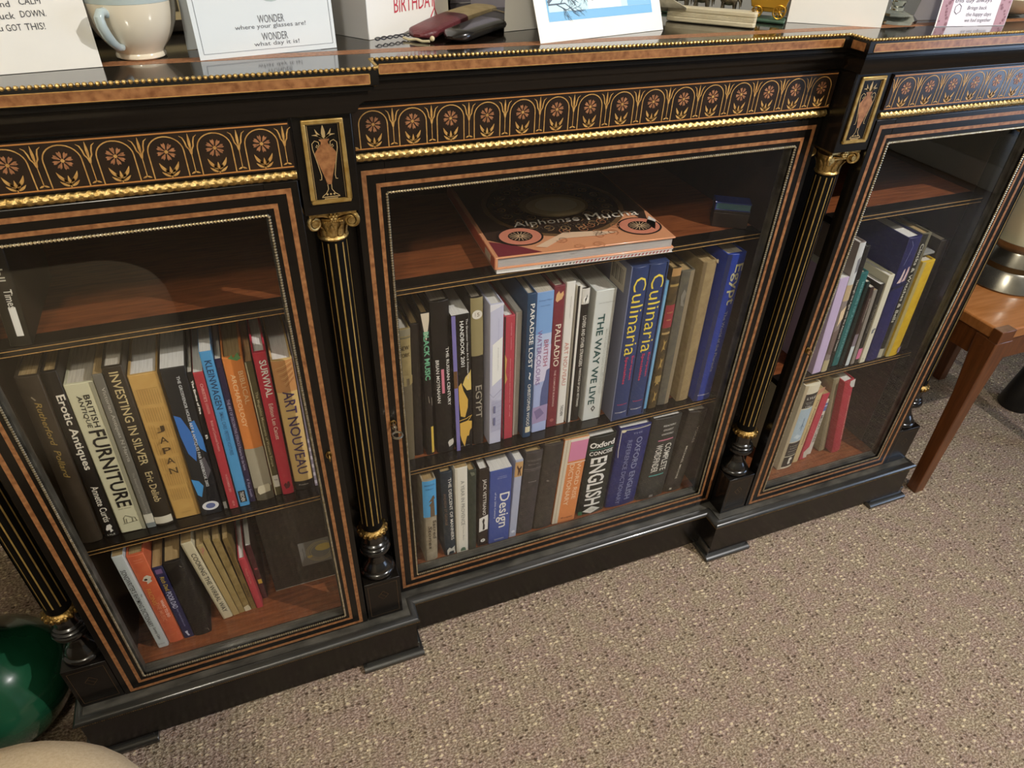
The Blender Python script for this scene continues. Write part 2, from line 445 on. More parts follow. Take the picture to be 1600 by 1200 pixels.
# --- carcass: ends, partitions, back, the boards that close each bay
b = MB()
for s in (-1, 1):
    b.box(s*.3025, s*.4175, .0610, .44, .1102, .8886)
    b.box(s*.7485, s*.834, .0610, .44, .1102, .8886)
    b.box(s*.830, s*.834, .0610, .4520, .1102, .8886)
b.box(-.834, .834, .44, .4515, .1102, .8886)
b.build('carcass', EBONY, BC)
for x0, x1, zf, yf in ((-.7485, -.4175, .136, .0225), (-.3025, .3025, .142, .0585), (.4175, .7485, .136, .0225)):
    b = MB()
    b.box(x0, x1, yf, .44, .1103, zf, 0)
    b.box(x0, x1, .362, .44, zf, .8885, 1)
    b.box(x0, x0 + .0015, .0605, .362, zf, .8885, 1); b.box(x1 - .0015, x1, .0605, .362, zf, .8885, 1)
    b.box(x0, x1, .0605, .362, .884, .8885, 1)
    b.build('bay_lining', [MAHO, MAHOD], BC)
def shelf(x0, x1, y0, z0):
    b = MB(); b.box(x0, x1, y0, .361, z0, z0 + .011, 0)
    for z in (z0 + .0007, z0 + .0072): b.box(x0, x1, y0 - .0003, y0 + .001, z, z + .0009, 1)
    b.box(x0, x1, y0 + .024, .361, z0 + .0108, z0 + .0112, 2)
    return b.build('shelf', [EBONY, BOXW, MAHO], BC)
for z in (.6950, .3635): shelf(-.3008, .3008, .066, z)
for s in (-1, 1):
    for z in (.7110, .3850): shelf(*sorted((s*.4192, s*.7468)), .040, z)

# --- doors
def door(xc, hw, y, z0, z1, gx, gz0, gz1, ox, oz0, oz1, ix, iz0, iz1):
    """hw/z: outer half width and edges; g: glass opening; o, i: outer edges of the two inlay bands."""
    t = .0215; b = MB()
    for a, c, d, e in ((-hw, -gx, z0, z1), (gx, hw, z0, z1), (-gx, gx, z0, gz0), (-gx, gx, gz1, z1)):
        b.box(xc + a, xc + c, y, y + t, d, e)
    dr = b.build('door', EBONY, BC, bevel=.0006)
    q = MB()
    for hx, a, c, w in ((ox, oz0, oz1, .0054), (ix, iz0, iz1, .0047)):
        for x in (-hx, hx - w): q.box(xc + x, xc + x + w, y - .0004, y + .001, a, c)
        for z in (a, c - w): q.box(xc - hx + w, xc + hx - w, y - .0004, y + .001, z, z + w)
    q.build('inlay_band', AMBOY, dr)
    pts = [(xc - gx, y - .0005, gz0), (xc + gx, y - .0005, gz0), (xc + gx, y - .0005, gz1), (xc - gx, y - .0005, gz1), (xc - gx, y - .0005, gz0)]
    beads_along(pts, .0034, .0018).build('bead_strip', SILVER, dr)
    q = MB()                     # slim rebate strip inside the beads
    for a, c, d, e in ((-gx, -gx + .003, gz0, gz1), (gx - .003, gx, gz0, gz1), (-gx, gx, gz0, gz0 + .003), (-gx, gx, gz1 - .003, gz1)):
        q.box(xc + a, xc + c, y + .0045, y + .018, d, e)
    q.build('glazing_bead', DUSTY, dr)
    q = MB(); q.box(xc - gx + .0005, xc + gx - .0005, y + .006, y + .0085, gz0 + .0005, gz1 - .0005); q.build('glass_pane', GLASS, dr)
    return dr
dc = door(0, .3283, D, .1120, .8868, .2930, .1500, .8505, .3202, .1225, .8784, .3043, .1386, .8623)
wx = (.4001 + .7613) / 2
wa = ((.7613 - .4001)/2, (.7450 - .4152)/2, (.7344 - .4263)/2)
dl = door(-wx, .1886, 0, .1108, .8884, wa[2], .1440, .8548, wa[0], .1144, .8814, wa[1], .1308, .8666)
dr_ = door(wx, .1886, 0, .1108, .8884, wa[2], .1440, .8548, wa[0], .1144, .8814, wa[1], .1308, .8666)
def ring(mb, c, R, r, ax, m=0, sx=1.0, n=20):
    pts = []
    for k in range(n + 1):
        t = 2*math.pi*k/n; a, b_ = R*sx*math.cos(t), R*math.sin(t)
        pts.append((c[0]+a, c[1]+b_, c[2]) if ax == 2 else ((c[0]+a, c[1], c[2]+b_) if ax == 1 else (c[0], c[1]+a, c[2]+b_)))
    mb.tube(pts, r, 8, m, False)
q = MB(); ring(q, (-.311, D - .001, .507), .0042, .0011, 1); q.box(-.3125, -.3095, D - .0008, D, .5035, .5105); q.build('escutcheon', GILTD, dc)
q = MB(); q.tube([(-.311, D + .002, .507), (-.311, D - .020, .5055)], .0021, 10)
q.tube([(-.311, D - .009, .5063), (-.311, D - .0115, .5062)], .0035, 10)
ring(q, (-.311, D - .0265, .5050), .0072, .0016, 2, 0, 1.0); q.build('key', STEEL, dc)
for dd, x, z in ((dl, -.4085, .506), (dr_, .4115, .4985)):
    q = MB(); ring(q, (x, -.001, z), .0052, .0012, 1, 0, .62); ring(q, (x, -.006, z - .001), .0050, .0010, 0, 0, .9)
    q.ball((x, -.002, z + .004), .0020); q.build('escutcheon', GILTD, dd)

# --- plinth
prof = [(-.034, .0165), (-.0065, .0165), (-.0065, .0990), (-.0030, .1008), (-.0004, .1010), (0, .1018), (-.0004, .1032), (-.0014, .1046), (-.0030, .1060), (-.0050, .1072), (-.0074, .1082), (-.0100, .1089), (-.0128, .1092),
        (-.0130, .1080), (-.0141, .1080), (-.0143, .1098), (-.0160, .1101), (-.045, .1101)]
swept(prof, -.0257, .0102, .3063, .8432, {k: (2 if k < 12 else 1) for k in range(4, 17)}, smooth=range(4, 12)).build('plinth', [EBONY, DUSTY, NOSE], BC)
beads_along([(x, y, .1006) for x, y in front_path(-.0257, .0102, .3063, .8432, -.0006)], .0031, .0012).build('bead_strip', GILTD, BC)
for s in (-1, 1):
    for a, c in ((.3040, .4130), (.7480, .8535)):
        b = MB(); x0, x1 = sorted((s*a, s*c))
        b.prism([(-.0290, 0), (-.0290, .006), (-.0255, .0095), (-.0205, .0105), (.10, .0105), (.10, 0)], 0, x0, x1)
        b.box(x0 + .006, x1 - .006, -.0188, .09, .0103, .030)
        b.build('foot', [NOSE], BC, bevel=.0008)
    for a in (.4115, .7465):       # little bracket curves where the apron meets a foot
        pass

# --- columns on their blocks, and the urn panels above them
def column(xc):
    k = MB(); k.lathe([(.0175, .300), (.0168, .318), (.0160, .330), (.0150, .812)], (xc, .031, 0), 32)
    sh = k.build('column', mat('ebonised_shaft', '#0b0907', .5, spec=.12), BC)
    q = MB()
    for i in range(11):
        a = 2*math.pi*(i + .25)/11
        rows = []
        for z, r in ((.326, .0166), (.805, .0153)):
            rows.append([(xc + r*math.cos(a + t), .031 + r*math.sin(a + t), z) for t in (-.058, -.02, .02, .058)])
        q.grid(rows)
    q.build('flute_line', mat('gilt_line', '#a5874a', 0.5, metal=.15, col2='#8a6c34', nscale=90), sh, fix=False)
    # pedestal block
    q = MB(); q.box(xc - .0298, xc + .0298, .0007, .0608, .1102, .2049)
    q.build('pedestal_block', EBONY, sh, bevel=.0008)
    q = MB()
    def dia(z, w, h):
        p = [(xc, z + h), (xc + w, z), (xc, z - h), (xc - w, z)]
        stroke(q, p + [p[0]], .0005, .0005)
    dia(.168, .0085, .0105); stroke(q, [(xc - .004, .173), (xc + .005, .162)], .0004, .0005)
    for a, c in (((xc - .024, .118), (xc - .024, .197)), ((xc + .024, .118), (xc + .024, .197)), ((xc - .024, .197), (xc + .024, .197)), ((xc - .024, .118), (xc + .024, .118))):
        stroke(q, [a, c], .0004, .0005)
    q.build('stringing', mat('dim_stringing', '#5b4222', 0.5), sh, fix=False)
    # turned base
    q = MB()
    q.lathe([(.010, .2050), (.0262, .2050), (.0276, .2062), (.0284, .2085), (.0280, .2112), (.0262, .2138), (.0238, .2150), (.0236, .2162), (.0222, .2200), (.0196, .2245), (.0164, .2290), (.0146, .2320), (.0146, .2340), (.0132, .2365), (.0124, .2410), (.0126, .2455), (.0145, .2500), (.0180, .2540), (.0222, .2575), (.0248, .2605), (.0254, .2632), (.0244, .2655),
             (.0216, .2668), (.0216, .2676), (.0228, .2690), (.0230, .2708), (.0216, .2722), (.0192, .2732), (.0192, .2740), (.0204, .2754), (.0204, .2768), (.0190, .2782), (.0172, .2795), (.0168, .2830), (.0174, .2900), (.0184, .2960), (.0184, .2988), (.010, .2990)], (xc, .031, 0), 40)
    q.build('turned_base', mat('ebonised_turning', '#15120f', 0.22, spec=.6, coat=.35), sh)
    # gilt collar with gadroons
    q = MB(); q.lathe([(.0165, .2990), (.0205, .3000), (.0225, .3040), (.0225, .3080), (.0190, .3120), (.0165, .3130)], (xc, .031, 0), 32)
    for i in range(16):
        a = 2*math.pi*i/16
        q.ball((xc + .0208*math.cos(a), .031 + .0208*math.sin(a), .3046), .0041, 8, 6, 0, (1, 1, 1.25))
    q.build('collar', GILTD, sh)
    # capital: bell with leaves, corner volutes, moulded abacus with a flower
    q = MB()
    q.lathe([(.0145, .8085), (.0172, .8090), (.0180, .8110), (.0165, .8130), (.0155, .8140), (.0160, .8220), (.0180, .8310), (.0200, .8370), (.010, .8372)], (xc, .031, 0), 28)
    for i in range(10):
        a = 2*math.pi*(i + .25)/10; ca, sa = math.cos(a), math.sin(a)
        rows = []
        for t in range(6):
            u = t/5; z = .8135 + .0165*u; rr = .0162 + .0022*u + .0035*max(0, u - .55)**1.0 * 2
            w = .0042*math.sin(math.pi*(.25 + .68*u))
            rows.append([(xc + rr*ca - sa*w*e + ca*.0012*(1 - abs(e)), .031 + rr*sa + ca*w*e + sa*.0012*(1 - abs(e)), z) for e in (-1, -.5, 0, .5, 1)])
        q.grid(rows)
    for sx in (-1, 1):
        for sy in (-1, 1):
            c0 = Vector((xc + sx*.0198, .031 + sy*.0198, .8345)); dx = Vector((sx, sy*.55, 0)).normalized()
            pts = []; rad = []
            for k in range(30):
                t = k/29; ang = math.pi*.5 - t*2*math.pi*1.75; R = .0082*(1 - t) + .0010
                pts.append(c0 + dx*(R*math.cos(ang)) + Vector((0, 0, R*math.sin(ang)))); rad.append(.0024*(1 - .5*t))
            start = [Vector((xc + sx*.004, .031 + sy*.0185, .8400)), Vector((xc + sx*.010, .031 + sy*.0190, .8425))]
            q.tube(start + pts, [.0020, .0023] + rad, 8)
            q.tube([c0 + Vector((0, sy*.004, 0)), c0 - Vector((0, sy*.004, 0))], .0042, 10)
    a_ = [(-.0255, -.0255), (-.012, -.0225), (0, -.0215), (.012, -.0225), (.0255, -.0255), (.0225, -.012), (.0215, 0), (.0225, .012), (.0255, .0255), (.012, .0225), (0, .0215), (-.012, .0225), (-.0255, .0255), (-.0225, .012), (-.0215, 0), (-.0225, -.012)]
    q.prism([(xc + x, .031 + y) for x, y in a_], 2, .8432, .8482)
    for y in (.031 - .0235, .031 + .0235):
        for k in range(6):
            a = 2*math.pi*k/6; q.ball((xc + .0036*math.cos(a), y, .8420 + .0036*math.sin(a)), .0024, 6, 4)
        q.ball((xc, y - .001 if y < .03 else y + .001, .8420), .0022, 6, 4)
    for k in range(9): q.ball((xc - .010 + .0025*k, .0125, .8335), .0012, 6, 4)
    q.build('capital', GILT, sh)
    # block and urn panel
    q = MB(); q.box(xc - .0300, xc + .0300, .0004, .0620, .8482, .9535)
    up = q.build('urn_panel', EBONY, BC, bevel=.0010)
    q = MB(); x0, x1, z0, z1 = xc - .0209, xc + .0209, .8605, .9486; w = .0042
    for a, c, d, e in ((x0, x1, z0, z0 + w), (x0, x1, z1 - w, z1), (x0, x0 + w, z0 + w, z1 - w), (x1 - w, x1, z0 + w, z1 - w)):
        q.box(a, c, -.0022, .0010, d, e)
    q.build('frame', PALEG, up, bevel=.0010)
    q = MB(); y = .0001; Z = lambda v: z0 + w + (z1 - z0 - 2*w)*v
    h = [(.0022, .205), (.0040, .30), (.0105, .565), (.0108, .625), (.0070, .695), (.0038, .74), (.0034, .765), (.0052, .785), (.0052, .80)]
    pl = [(xc + a, Z(v)) for a, v in h] + [(xc - a, Z(v)) for a, v in h[::-1]]
    q.face([(p[0], y, p[1]) for p in pl], 0)
    for s in (-1, 1):
        stroke(q, [(xc + s*.0060, Z(.70)), (xc + s*.0078, Z(.73)), (xc + s*.0088, Z(.705)), (xc + s*.0072, Z(.69)), (xc + s*.0055, Z(.715)), (xc + s*.0060, Z(.765)), (xc + s*.0095, Z(.785)), (xc + s*.0125, Z(.75)), (xc + s*.0125, Z(.68)), (xc + s*.0095, Z(.50)), (xc + s*.0070, Z(.33)), (xc + s*.0075, Z(.275)), (xc + s*.0095, Z(.275))], .0008, y, 1)
        stroke(q, [(xc + s*.0020, Z(.21)), (xc + s*.0018, Z(.14)), (xc + s*.0045, Z(.085)), (xc + s*.0090, Z(.045))], .0008, y, 1)
        leaf(q, (xc, Z(.80)), (xc + s*.0080, Z(.93)), .0020, y, 1, -s*.0014); leaf(q, (xc, Z(.80)), (xc + s*.0115, Z(.855)), .0018, y, 1, s*.0016)
        stroke(q, [(xc + s*.0155, Z(.01)), (xc + s*.0155, Z(.99))], .0005, y, 1)
    leaf(q, (xc, Z(.80)), (xc, Z(.975)), .0036, y, 1)
    stroke(q, [(xc - .0095, Z(.035)), (xc + .0095, Z(.035))], .0010, y, 1); stroke(q, [(xc - .007, Z(.012)), (xc + .007, Z(.012))], .0010, y, 1)
    stroke(q, [(xc - .0155, Z(.985)), (xc + .0155, Z(.985))], .0005, y, 1)
    for a in range(3): q.face([(xc + (a - 1)*.0036 + .0011*math.cos(k*.785), y, Z(.07) + .0011*math.sin(k*.785)) for k in range(8)], 1)
    q.build('urn_inlay', [AMBOY, mat('pale_inlay', '#a98f62', 0.45)], up, fix=False)
for xc in (-.80, -.36, .36, .80): column(xc)
# ------------------------------------------------------------------ books
PAGES = mat('page_edges', '#cfc8b8', 0.8, col2='#b3aa98', nscale=30, stretch=(40, 1, 1))
PAGEW = mat('white_page_edges', '#e4e2dc', 0.75, col2='#cbc8c0', nscale=30, stretch=(40, 1, 1))
PAGET = mat('toned_page_edges', '#b39a6c', 0.8, col2='#94794c', nscale=30, stretch=(40, 1, 1))
ZTOP = dict(CM=.3748, CB=.1421, LM=.3963, LB=.1361, RM=.3963, RB=.1361, LU=.7223)
GROUP = dict(CM='books on the middle shelf of the centre section', CB='books on the floor of the centre section', LM='books on the middle shelf of the left section',
             LB='books on the floor of the left section', RM='books on the middle shelf of the right section', RB='books on the floor of the right section', LU=None)

def book(row, x, y, w, h, lean, d, cover, style, label, items, col2=None, pages=None, rough=.45, z=None, cat='book', kind='book', group='row'):
    """style: h hardback (rounded, overhanging boards), f flat-backed hardback, p paperback, b thin booklet."""
    a = math.radians(lean)
    root = empty(kind, (x, y, (ZTOP[row] if z is None else z) + w/2*abs(math.sin(a)) + .0002), (0, a, 0), label, cat, GROUP[row] if group == 'row' else group)
    th = {'h': .0026, 'f': .0026, 'p': .0007, 'b': .0005}[style]; th = min(th, w*.16)
    ov = {'h': .0032, 'f': .0030, 'p': .0, 'b': 0}[style]
    bul = {'h': min(.0034, w*.10), 'f': .0004, 'p': .0006, 'b': .0002}[style]
    Y = lambda u: -bul*(1 - min(1, (2*u)**2)) if style == 'h' else -bul*(1 - min(1, abs(2*u)**6))
    hw = w/2
    cm = mat('cover_%s_%s' % (cover.lstrip('#'), (col2 or 'plain').lstrip('#')), cover, rough, spec=.3, col2=col2, nscale=70, bump=.12 if rough > .55 else 0, bscale=900)
    b = MB(); us = [-.5, -.47, -.40, -.28, -.14, 0, .14, .28, .40, .47, .5]
    outl = [(hw, d), (hw - th, d), (hw - th, th + .001)] + [(-hw + th, th + .001), (-hw + th, d), (-hw, d)] + [(u*w, Y(u) + (.0012 if abs(u) == .5 and style != 'b' else 0)) for u in us]
    # the cover is a folded sheet: left board, spine, right board
    b.prism(outl[::-1], 2, 0, h)
    b.build('cover', cm, root, bevel=.0005 if w > .008 else 0, seg=1)
    p = MB(); r0 = .0015
    yy = .004 if style in 'pb' else .005
    p.box(-hw + th, hw - th, th + .0012, d - (.004 if ov else .0004), ov, h - ov - (.0003 if not ov else 0))
    p.build('page_block', pages or PAGES, root)
    off = .00035
    tl = {}
    for n_, it in enumerate(items):
        k = it[0]; up = .00012 + .00005*n_
        if k == 't':
            _, txt, v, ln, u, ht, col = it[:7]; mode = it[7] if len(it) > 7 else 'v'; sh = it[8] if len(it) > 8 else 0.; wt = it[9] if len(it) > 9 else (.009 if mode == 'v' else .006)
            tl.setdefault(col, []).append((txt, u*w, h*(1 - v), ln*(h if mode == 'v' else w), ht*w, mode == 'v', sh, wt))
        elif k == 'r':
            _, u0, v0, u1, v1, col, nm = it
            q = MB(); rows = []
            for e in range(9):
                u = u0 + (u1 - u0)*e/8; rows.append([(u*w, Y(max(-.5, min(.5, u))) - up, h*(1 - v)) for v in (v0, v1)])
            q.grid(rows, 0, False); q.build(nm, paint(col, rough), root, fix=False)
        elif k == 'p':
            _, pts, col, nm = it
            q = MB(); q.face([(u*w, -bul - up, h*(1 - v)) for u, v in pts]); q.build(nm, paint(col, rough), root, fix=False)
        elif k == 'c':
            _, u, v, ru, rv, col, nm = it
            q = MB(); q.face([(u*w + ru*w*math.cos(i*math.pi/10), -bul - up, h*(1 - v) + rv*w*math.sin(i*math.pi/10)) for i in range(20)])
            q.build(nm, paint(col, rough), root, fix=False)
        elif k == 's':            # an outline or branch drawn with a pen line
            _, pts, wd, col, nm = it
            q = MB(); stroke(q, [(u*w, h*(1 - v)) for u, v in pts], wd*w, -bul - up); q.build(nm, paint(col, rough), root, fix=False)
    for col, lines in tl.items():
        letter_obj('title_lettering', lines, lambda px, pz: (px, Y(max(-.5, min(.5, px/w))) - .0002 - .00005*len(items), pz), paint(col, .4), root)
    return root

WH, BK, GD = '#f0eee6', '#1c1a18', '#c9a55a'
# ---- centre section, middle shelf
R = 'CM'
book(R, -.2814, .0914, .0221, .2507, 1.51, .17, '#a3905f', 'h', "tan book with New York in dark capitals, half hidden by the centre door's stile",
     [('r', -.5, 0, .5, .045, '#8d8468', 'top_band'), ('r', -.5, .052, .5, .062, '#6f684f', 'rule'), ('t', 'NEW', .125, .62, .05, .32, '#4a3d22', 'h'), ('t', 'YORK', .175, .72, .05, .30, '#4a3d22', 'h'),
      ('r', -.5, .33, .5, 1, '#6c6046', 'lower_panel'), ('p', [(-.45, .33), (-.1, .33), (-.1, .40), (.1, .40), (.1, .345), (.3, .345), (.3, .40), (.5, .38), (.5, .32), (-.45, .32)], '#a3905f', 'skyline')], col2='#8f7d50')
book(R, -.2615, .0961, .0142, .2533, 1.26, .17, '#1f1b17', 'h', "plain black book between the tan book and the one with a torn cream flap", [], pages=PAGET, col2='#2b251e')
bm = book(R, -.2435, .0911, .0125, .2717, .36, .18, '#1d1a17', 'h', 'black book with bubbly green letters and a torn cream flap at its top',
     [('t', 'BLACK MUSIC', .275, .32, .04, .66, '#6fb48c', 'v', 0, .03), ('p', [(-.5, 0), (.5, .0), (.46, .05), (.10, .165), (-.02, .17), (-.25, .09)], '#d8cbb2', 'torn_flap'),
      ('r', .18, .78, .5, .985, '#d8b64a', 'price_strip'), ('s', [(.0, .55), (.1, .60)], .06, '#a59b8c', 'scuff'), ('s', [(.4, .56), (.42, .62)], .06, '#a59b8c', 'scuff')], pages=PAGET)
book(R, -.2175, .0905, .0293, .2880, -.57, .20, '#1b1917', 'h', "tall black hardback with two columns of white capitals and a pink bar",
     [('t', 'THE RUSSIAN CENTURY', .47, .385, .30, .17, WH), ('t', 'BRIAN MOYNAHAN', .49, .285, -.26, .17, WH), ('r', -.08, .41, .07, .57, '#d97f92', 'pink_bar'),
      ('p', [(.12, .93), (.2, .915), (.42, .905), (.45, .93), (.40, .95), (.18, .965)], '#cfcac0', 'emblem')], rough=.35)
book(R, -.1863, .0841, .0280, .2626, -.98, .21, '#161514', 'p', 'black handbook with big gold leaves and a lilac stripe, in front of the taped spine',
     [('r', -.5, 0, -.29, 1, '#8078b8', 'lilac_stripe'), ('r', -.5, .375, -.30, .50, '#6b4a2c', 'brown_patch'), ('t', 'The Grosvenor House Art & Antiques Fair', .24, .42, .30, .13, '#d8d4cc'), ('t', 'HANDBOOK 2001', .195, .31, .03, .21, WH),
      ('p', [(-.26, .49), (-.10, .465), (.02, .53), (.16, .57), (.26, .60), (.24, .66), (.14, .70), (.06, .735), (-.20, .72), (-.26, .60)], '#d9ae4e', 'gold_leaf'),
      ('p', [(-.02, .48), (.14, .43), (.40, .40), (.47, .38), (.47, .53), (.22, .53), (.08, .50)], '#dcc16e', 'gold_leaf'),
      ('p', [(-.26, .775), (.20, .765), (.46, .775), (.44, .83), (.32, .85), (.26, .89), (.14, .89), (.06, .93), (-.02, .975), (-.18, .92), (-.26, .87)], '#d9ae4e', 'gold_leaf'),
      ('s', [(-.28, .755), (.16, .745), (.30, .735), (.46, .73)], .05, '#d9ae4e', 'gold_stem'), ('s', [(.20, .77), (.36, .745), (.46, .725)], .04, '#d9ae4e', 'gold_stem'),
      ('t', 'ART & ANTIQUES', .965, .55, 0, .06, '#8a8780', 'h')], pages=PAGEW, rough=.25)
book(R, -.1604, .0906, .0189, .2832, -.78, .20, '#24211d', 'h', 'dark book with buff upper jacket, a white 15 sticker and EGYPT in grey capitals',
     [('r', -.5, 0, .5, .36, '#95895f', 'buff_panel'), ('c', .0, .10, .42, .40, '#ded9cc', 'sticker'), ('t', '15', .10, .42, 0, .34, '#6b5c3c', 'h'), ('t', 'EGYPT', .68, .235, .06, .56, '#a59d8c')], col2='#2d2822')
lw = book(R, -.1341, .0821, .0214, .2714, -.30, .21, '#c5c6da', 'f', 'tall pale lilac and white book with a sketched facade, just right of the EGYPT spine',
     [('p', [(-.5, .0), (.5, .0), (.5, .01), (-.2, .035), (-.5, .045)], '#dcdce2', 'top_fold'), ('p', [(-.30, .26), (.45, .215), (.45, .50), (-.30, .55)], '#eeeee8', 'white_panel'),
      ('s', [(-.5, .60), (-.2, .635), (.5, .58)], .05, '#9a9cb8', 'sketch_line'), ('s', [(-.45, .64), (-.2, .66), (.5, .61)], .03, '#b4b6cc', 'sketch_line')] +
     [('s', [(-.3 + .1*k, .66), (-.3 + .1*k, .90)], .02, '#9092b4', 'sketch_line') for k in range(8)] + [('s', [(-.35, .69 + .035*k), (.45, .67 + .035*k)], .02, '#9092b4', 'sketch_line') for k in range(7)] +
     [('r', -.18, .70, -.02, .755, '#74769a', 'sketch_window'), ('r', -.18, .79, -.02, .85, '#74769a', 'sketch_window'), ('t', 'a study of houses', .16, .14, .12, .06, '#8d90b0'), ('t', 'drawings and plans', .36, .16, .12, .07, '#9a9a98')], pages=PAGEW)
book(R, -.1099, .0857, .0179, .2448, -.80, .20, '#b2414d', 'f', 'thin crimson book beside the pale facade book', [('r', -.5, 0, -.36, 1, '#2a2320', 'dark_edge'), ('t', 'CHRISTIES  LONDON', .15, .20, .15, .10, '#d9959a'), ('t', 'Important Furniture and Works of Art', .50, .36, .12, .11, '#dca0a4'), ('t', 'MAY 1998', .75, .10, .14, .10, '#d9959a'),
      ('p', [(-.40, .28), (-.20, .32), (-.30, .42), (-.15, .48), (-.36, .52)], '#c69a58', 'gold_flourish')], pages=PAGEW)
book(R, -.0942, .0906, .0099, .2460, -.48, .20, '#b4b0a6', 'p', 'thin grey paperback between the crimson book and the dark blue one', [('t', 'Catalogue', .88, .10, .1, .25, '#8d8a84')], pages=PAGEW)
pl = book(R, -.0782, .0789, .0153, .2811, -.74, .22, '#2c4a68', 'h', 'dark blue hardback reading Paradise Lost in white capitals',
     [('t', 'PARADISE LOST', .27, .42, .06, .46, WH), ('t', '~', .535, .05, .05, .22, WH), ('t', 'CHRISTOPHER WOOD', .75, .315, .06, .36, '#e4e0d4'), ('r', -.2, .915, .38, .96, '#d9d2b0', 'emblem')], pages=PAGES, col2='#284360')
book(R, -.0523, .0858, .0270, .2758, -.94, .20, '#a9b6dd', 'p', 'pale blue paperback with a watercolour sky and ruined tower on its spine',
     [('r', -.5, 0, .5, .27, '#7da6d8', 'sky'), ('r', -.5, .27, .5, .42, '#bccbe6', 'cloud'), ('p', [(-.5, .44), (-.2, .36), (.5, .35), (.5, .60), (-.5, .62)], '#d6d2e6', 'mist'), ('p', [(.05, .66), (.20, .60), (.30, .53), (.5, .52), (.5, .80), (-.02, .80), (.0, .72)], '#57628f', 'tower'),
      ('p', [(-.5, .80), (.5, .79), (.5, .92), (-.5, .93)], '#a392b8', 'foreground'), ('p', [(-.4, .83), (.0, .81), (.3, .86), (-.2, .90)], '#7c6f98', 'foreground'),
      ('t', 'WATERCOLOURS', .435, .385, -.25, .28, '#8a6aa0'), ('t', 'BRITISH', .405, .185, .18, .28, '#b06a84'), ('t', 'Andrew Wilton', .05, .8, 0, .08, '#4f6f9e', 'h'), ('t', 'Anne Lyles', .085, .6, 0, .08, '#4f6f9e', 'h')], pages=PAGES, rough=.3)
book(R, -.0270, .0893, .0184, .2799, -1.03, .20, '#7c3238', 'f', 'maroon book reading Palladio in cream, beside the pale blue paperback',
     [('t', 'PALLADIO', .39, .29, .05, .52, '#e9ddc8'), ('t', 'THE COMPLETE BUILDINGS', .70, .275, .02, .17, '#d9b9ae'), ('p', [(-.3, .05), (-.1, .03), (.05, .05), (.3, .035), (.36, .06), (.2, .085), (.0, .09), (-.2, .10), (-.36, .085)], '#d9ad78', 'emblem'), ('c', 0, .945, .2, .2, '#a3605c', 'colophon')], col2='#74303a', pages=PAGES)
book(R, -.0084, .0925, .0151, .2815, -.74, .20, '#e2dfd6', 'p', 'slim white paperback reading Art Nouveau in thin pink letters', [('t', 'ART NOUVEAU', .545, .31, .02, .48, '#c98d80'), ('t', 'TASCHEN', .895, .085, .05, .34, '#3a3a38'), ('t', 'Klaus-Jurgen Sembach', .16, .14, .1, .14, '#a8a49c')], pages=PAGES, rough=.3)
book(R, .0061, .0902, .0081, .2737, -.77, .19, '#dedace', 'p', 'very thin white and black spine left of the Jack Vettriano book', [('r', -.5, 0, -.05, 1, '#24211e', 'black_half')], pages=PAGEW)
book(R, .0194, .0915, .0132, .2666, -1.14, .19, '#26221f', 'h', 'slim black book with a round white emblem on top and condensed white capitals',
     [('r', -.5, 0, .5, .105, '#d6d3ca', 'white_top'), ('c', 0, .075, .38, .40, WH, 'emblem'), ('p', [(-.06, .10), (.12, .07), (.18, .05), (.14, .04), (.05, .06), (-.1, .07)], BK, 'emblem_figure'), ('t', 'LOVERS AND OTHER STRANGERS', .37, .37, .05, .46, '#e6e1d4'), ('t', 'PAINTINGS BY JACK VETTRIANO', .725, .31, .05, .40, '#e6e1d4')], pages=PAGEW)
ww = book(R, .0485, .0847, .0366, .2616, -.36, .22, '#d3d7d2', 'f', 'thick pale grey book with wide-spaced dark green capitals, left of the blue boxed set',
     [('t', 'THE WAY WE LIVE', .515, .70, -.12, .33, '#24504f', 'v', 0, .022), ('t', 'Making homes and creating lifestyles of the world', .53, .50, .22, .05, '#8d918c'), ('t', 'two hundred interiors from many different countries', .53, .52, .30, .05, '#8d918c'), ('t', 'text and photographs in colour throughout this edition', .54, .50, .38, .05, '#8d918c'),
      ('t', 'Stafford Cliff  Gilles de Chabaneix', .085, .75, .05, .05, '#8d918c', 'h'), ('p', [(-.10, .905), (.02, .88), (.14, .905), (.02, .935)], '#3a3a38', 'emblem'), ('p', [(-.04, .905), (.02, .893), (.08, .905), (.02, .918)], '#d3d7d2', 'emblem_centre')], pages=PAGEW, rough=.3)
# the slipcase with its two volumes
sw, sh_, sd = .0652, .3046, .245
SX, SY, SL = .1111, .0670, -.84
SLIP = mat('slipcase_card', '#2f3f68', 0.4)
SIDE = mat('slipcase_side', '#747a92', 0.4)
sr = empty('slipcase', (SX, SY, .3752 + sw/2*abs(math.sin(math.radians(SL)))), (0, math.radians(SL), 0), 'dark blue open-fronted slipcase with a grey side, holding two matching volumes', 'slipcase')
b = MB(); t = .0016
b.box(-sw/2, -sw/2 + t, 0, sd, 0, sh_, 1); b.box(sw/2 - t, sw/2, 0, sd, 0, sh_, 0); b.box(-sw/2 + t, sw/2 - t, 0, sd, 0, t, 0); b.box(-sw/2 + t, sw/2 - t, 0, sd, sh_ - t, sh_, 0); b.box(-sw/2 + t, sw/2 - t, sd - t, sd, t, sh_ - t, 0)
b.build('case', [SLIP, SIDE], sr)
b = MB(); x = -sw/2 - .0003; Zs = lambda v: sh_*(1 - v)
b.face([(x, .014, Zs(.03)), (x, .060, Zs(.03)), (x, .060, Zs(.17)), (x, .014, Zs(.17))])
b.build('barcode_label', paint('#cfc8b6'), sr, fix=False)
b = MB()
